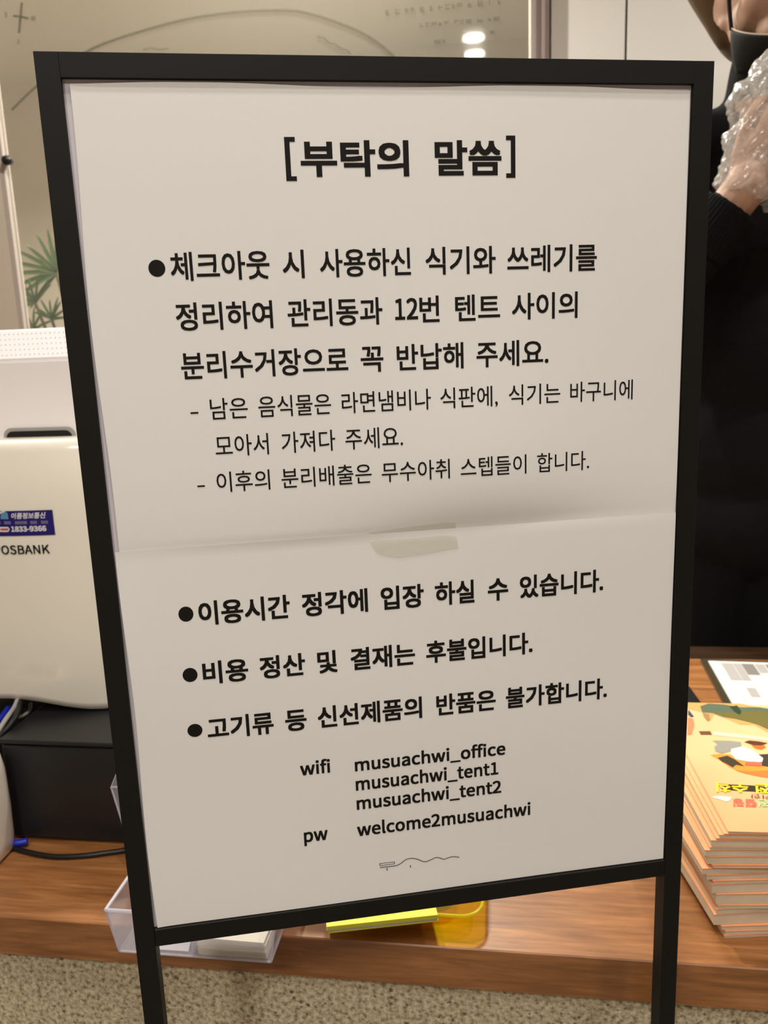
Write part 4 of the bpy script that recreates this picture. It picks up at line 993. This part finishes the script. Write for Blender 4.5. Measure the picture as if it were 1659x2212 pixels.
# ribbed cuff
d = (WR - EL).normalized(); bm = NB(); a = d.cross(Vector((0, 0, 1))).normalized(); b = d.cross(a)
rg = []
for i, (t_, rr_) in enumerate(((-.075, .0500), (-.05, .0505), (-.02, .0495), (.0, .0485), (.004, .0465), (.002, .040))):
    rg.append([bm.verts.new(WR + d * t_ + (a * math.cos(2 * PI * k / 96) + b * math.sin(2 * PI * k / 96)) * (rr_ + .0012 * (k % 2))) for k in range(96)])
for i in range(5):
    for k in range(96): bm.faces.new((rg[i][k], rg[i][(k + 1) % 96], rg[i + 1][(k + 1) % 96], rg[i + 1][k]))
obj('knit_cuff', bm, M['cloth'], pn)
# hands: palm, four bent fingers and a thumb, each one continuous surface
def hand(wr, fwd, side, nrm, name, curl=1.0, sc=1.0):
    fwd, side, nrm = fwd.normalized(), side.normalized(), nrm.normalized()   # nrm = palm side
    def L(f, s, n): return wr + (fwd * f + side * s + nrm * n) * sc
    ch = [([L(-.015, 0, 0), L(0, 0, 0), L(.02, 0, 0)], [.027, .028, .030])]
    for k, (s, ln, r) in enumerate(((-.032, .070, .0085), (-.011, .079, .0090), (.011, .074, .0088), (.031, .058, .0078))):
        c1 = curl * .35; p = L(.088 - abs(s) * .15, s, 0); pts = [L(.05, s * .8, 0), p]; ang = 0; segs = (.45, .32, .23)
        for q in segs:
            ang += c1 * 1.5; p = p + (fwd * math.cos(ang) + nrm * math.sin(ang)) * ln * q * sc - side * s * .10; pts.append(p)
        ch.append((pts, [r * 1.2, r * 1.08, r, r * .92, r * .78]))
    ch.append(([L(.015, -.022, .006), L(.040, -.034, .020), L(.060, -.034, .034), L(.078, -.028, .046)], [.016, .013, .0105, .0085]))
    def pe(bm):
        rot = Matrix((side, fwd, nrm)).transposed()
        ellip(bm, L(.052, 0, 0), (.041, .045, .0135), rot); ellip(bm, L(.03, 0, .002), (.032, .038, .0165), rot); ellip(bm, L(.03, -.024, .009), (.015, .028, .013), rot)
    return ch, pe
fw = Vector((.40, -.03, .92)); nr = Vector((.15, .92, .0)); nr = (nr - fw.normalized() * nr.dot(fw.normalized())).normalized(); sd = fw.cross(nr).normalized() * -1
ch, pe = hand(WR + d * .022, fw, sd * -1, nr, 'hand', .7, 1.22)
ch.append(([tuple(WR - d * .015), tuple(WR + d * .01), tuple(WR + d * .035)], [.033, .034, .034]))
skinmesh('hand', ch, M['skin'], pn, .003, 3, pe)
ch2, pe2 = hand(WL + Vector((0, -.005, -.01)), Vector((0, -.08, -1)), Vector((0, -1, .05)), Vector((-1, 0, 0)), 'hand', .6, 1.0)
skinmesh('hand', ch2, M['skin'], pn, .003, 3, pe2)
# loose clear glove over the raised hand: baggy, crumpled, open at the wrist
GA = WR + d * .030
def glovex(bm):
    rot = Matrix((sd, fw.normalized(), nr)).transposed()
    ellip(bm, GA + fw.normalized() * .075, (.062, .085, .036), rot); ellip(bm, GA + fw.normalized() * .15 + sd * .0, (.069, .078, .040), rot)
    ellip(bm, GA + fw.normalized() * .025 + sd * .006, (.058, .050, .042), rot)
    ellip(bm, GA + fw.normalized() * .022 + sd * .052 - Vector((0, 0, .03)), (.040, .050, .034), rot)
_gx = glovex
def glovex(bm):
    _gx(bm); g_ = pxv(1604, 226, .77); ellip(bm, (g_[0], .77, g_[1]), (.017, .055, .032))
def crumple(bm):
    bm.normal_update()
    for v in bm.verts:
        p = v.co; q = Vector((p.x * 1.0 + p.z * .5, p.y * .7, p.z - p.x * .9)) * 17
        w_ = abs(noise.noise(q)) + .45 * abs(noise.noise(Vector((q.x, q.y, q.z * 2.4)) * 1.7 + Vector((5, 1, 2))))
        v.co = p + v.normal * ((.30 - w_) * .020 + .0035 * noise.noise(Vector((p.x + p.z, p.y, p.z - p.x)) * 90))
    lim = [v for v in bm.verts if (v.co - GA).dot(fw.normalized()) < -.012 + .01 * noise.noise(v.co * 60)]
    bmesh.ops.delete(bm, geom=lim, context='VERTS')
gl = skinmesh('disposable_glove', [], M['glove'], pn, .0028, 3, glovex, crumple)
# shoes
for x in (.405, .57):
    bm = NB(); ellip(bm, (x, .93, SH + .045), (.045, .13, .045)); ellip(bm, (x, .98, SH + .07), (.045, .06, .05)); bm = remeshed(bm, .008, 3)
    for v in bm.verts: v.co.z = max(v.co.z, SH)
    obj('shoe', bm, M['sole'], pn, smooth=True)
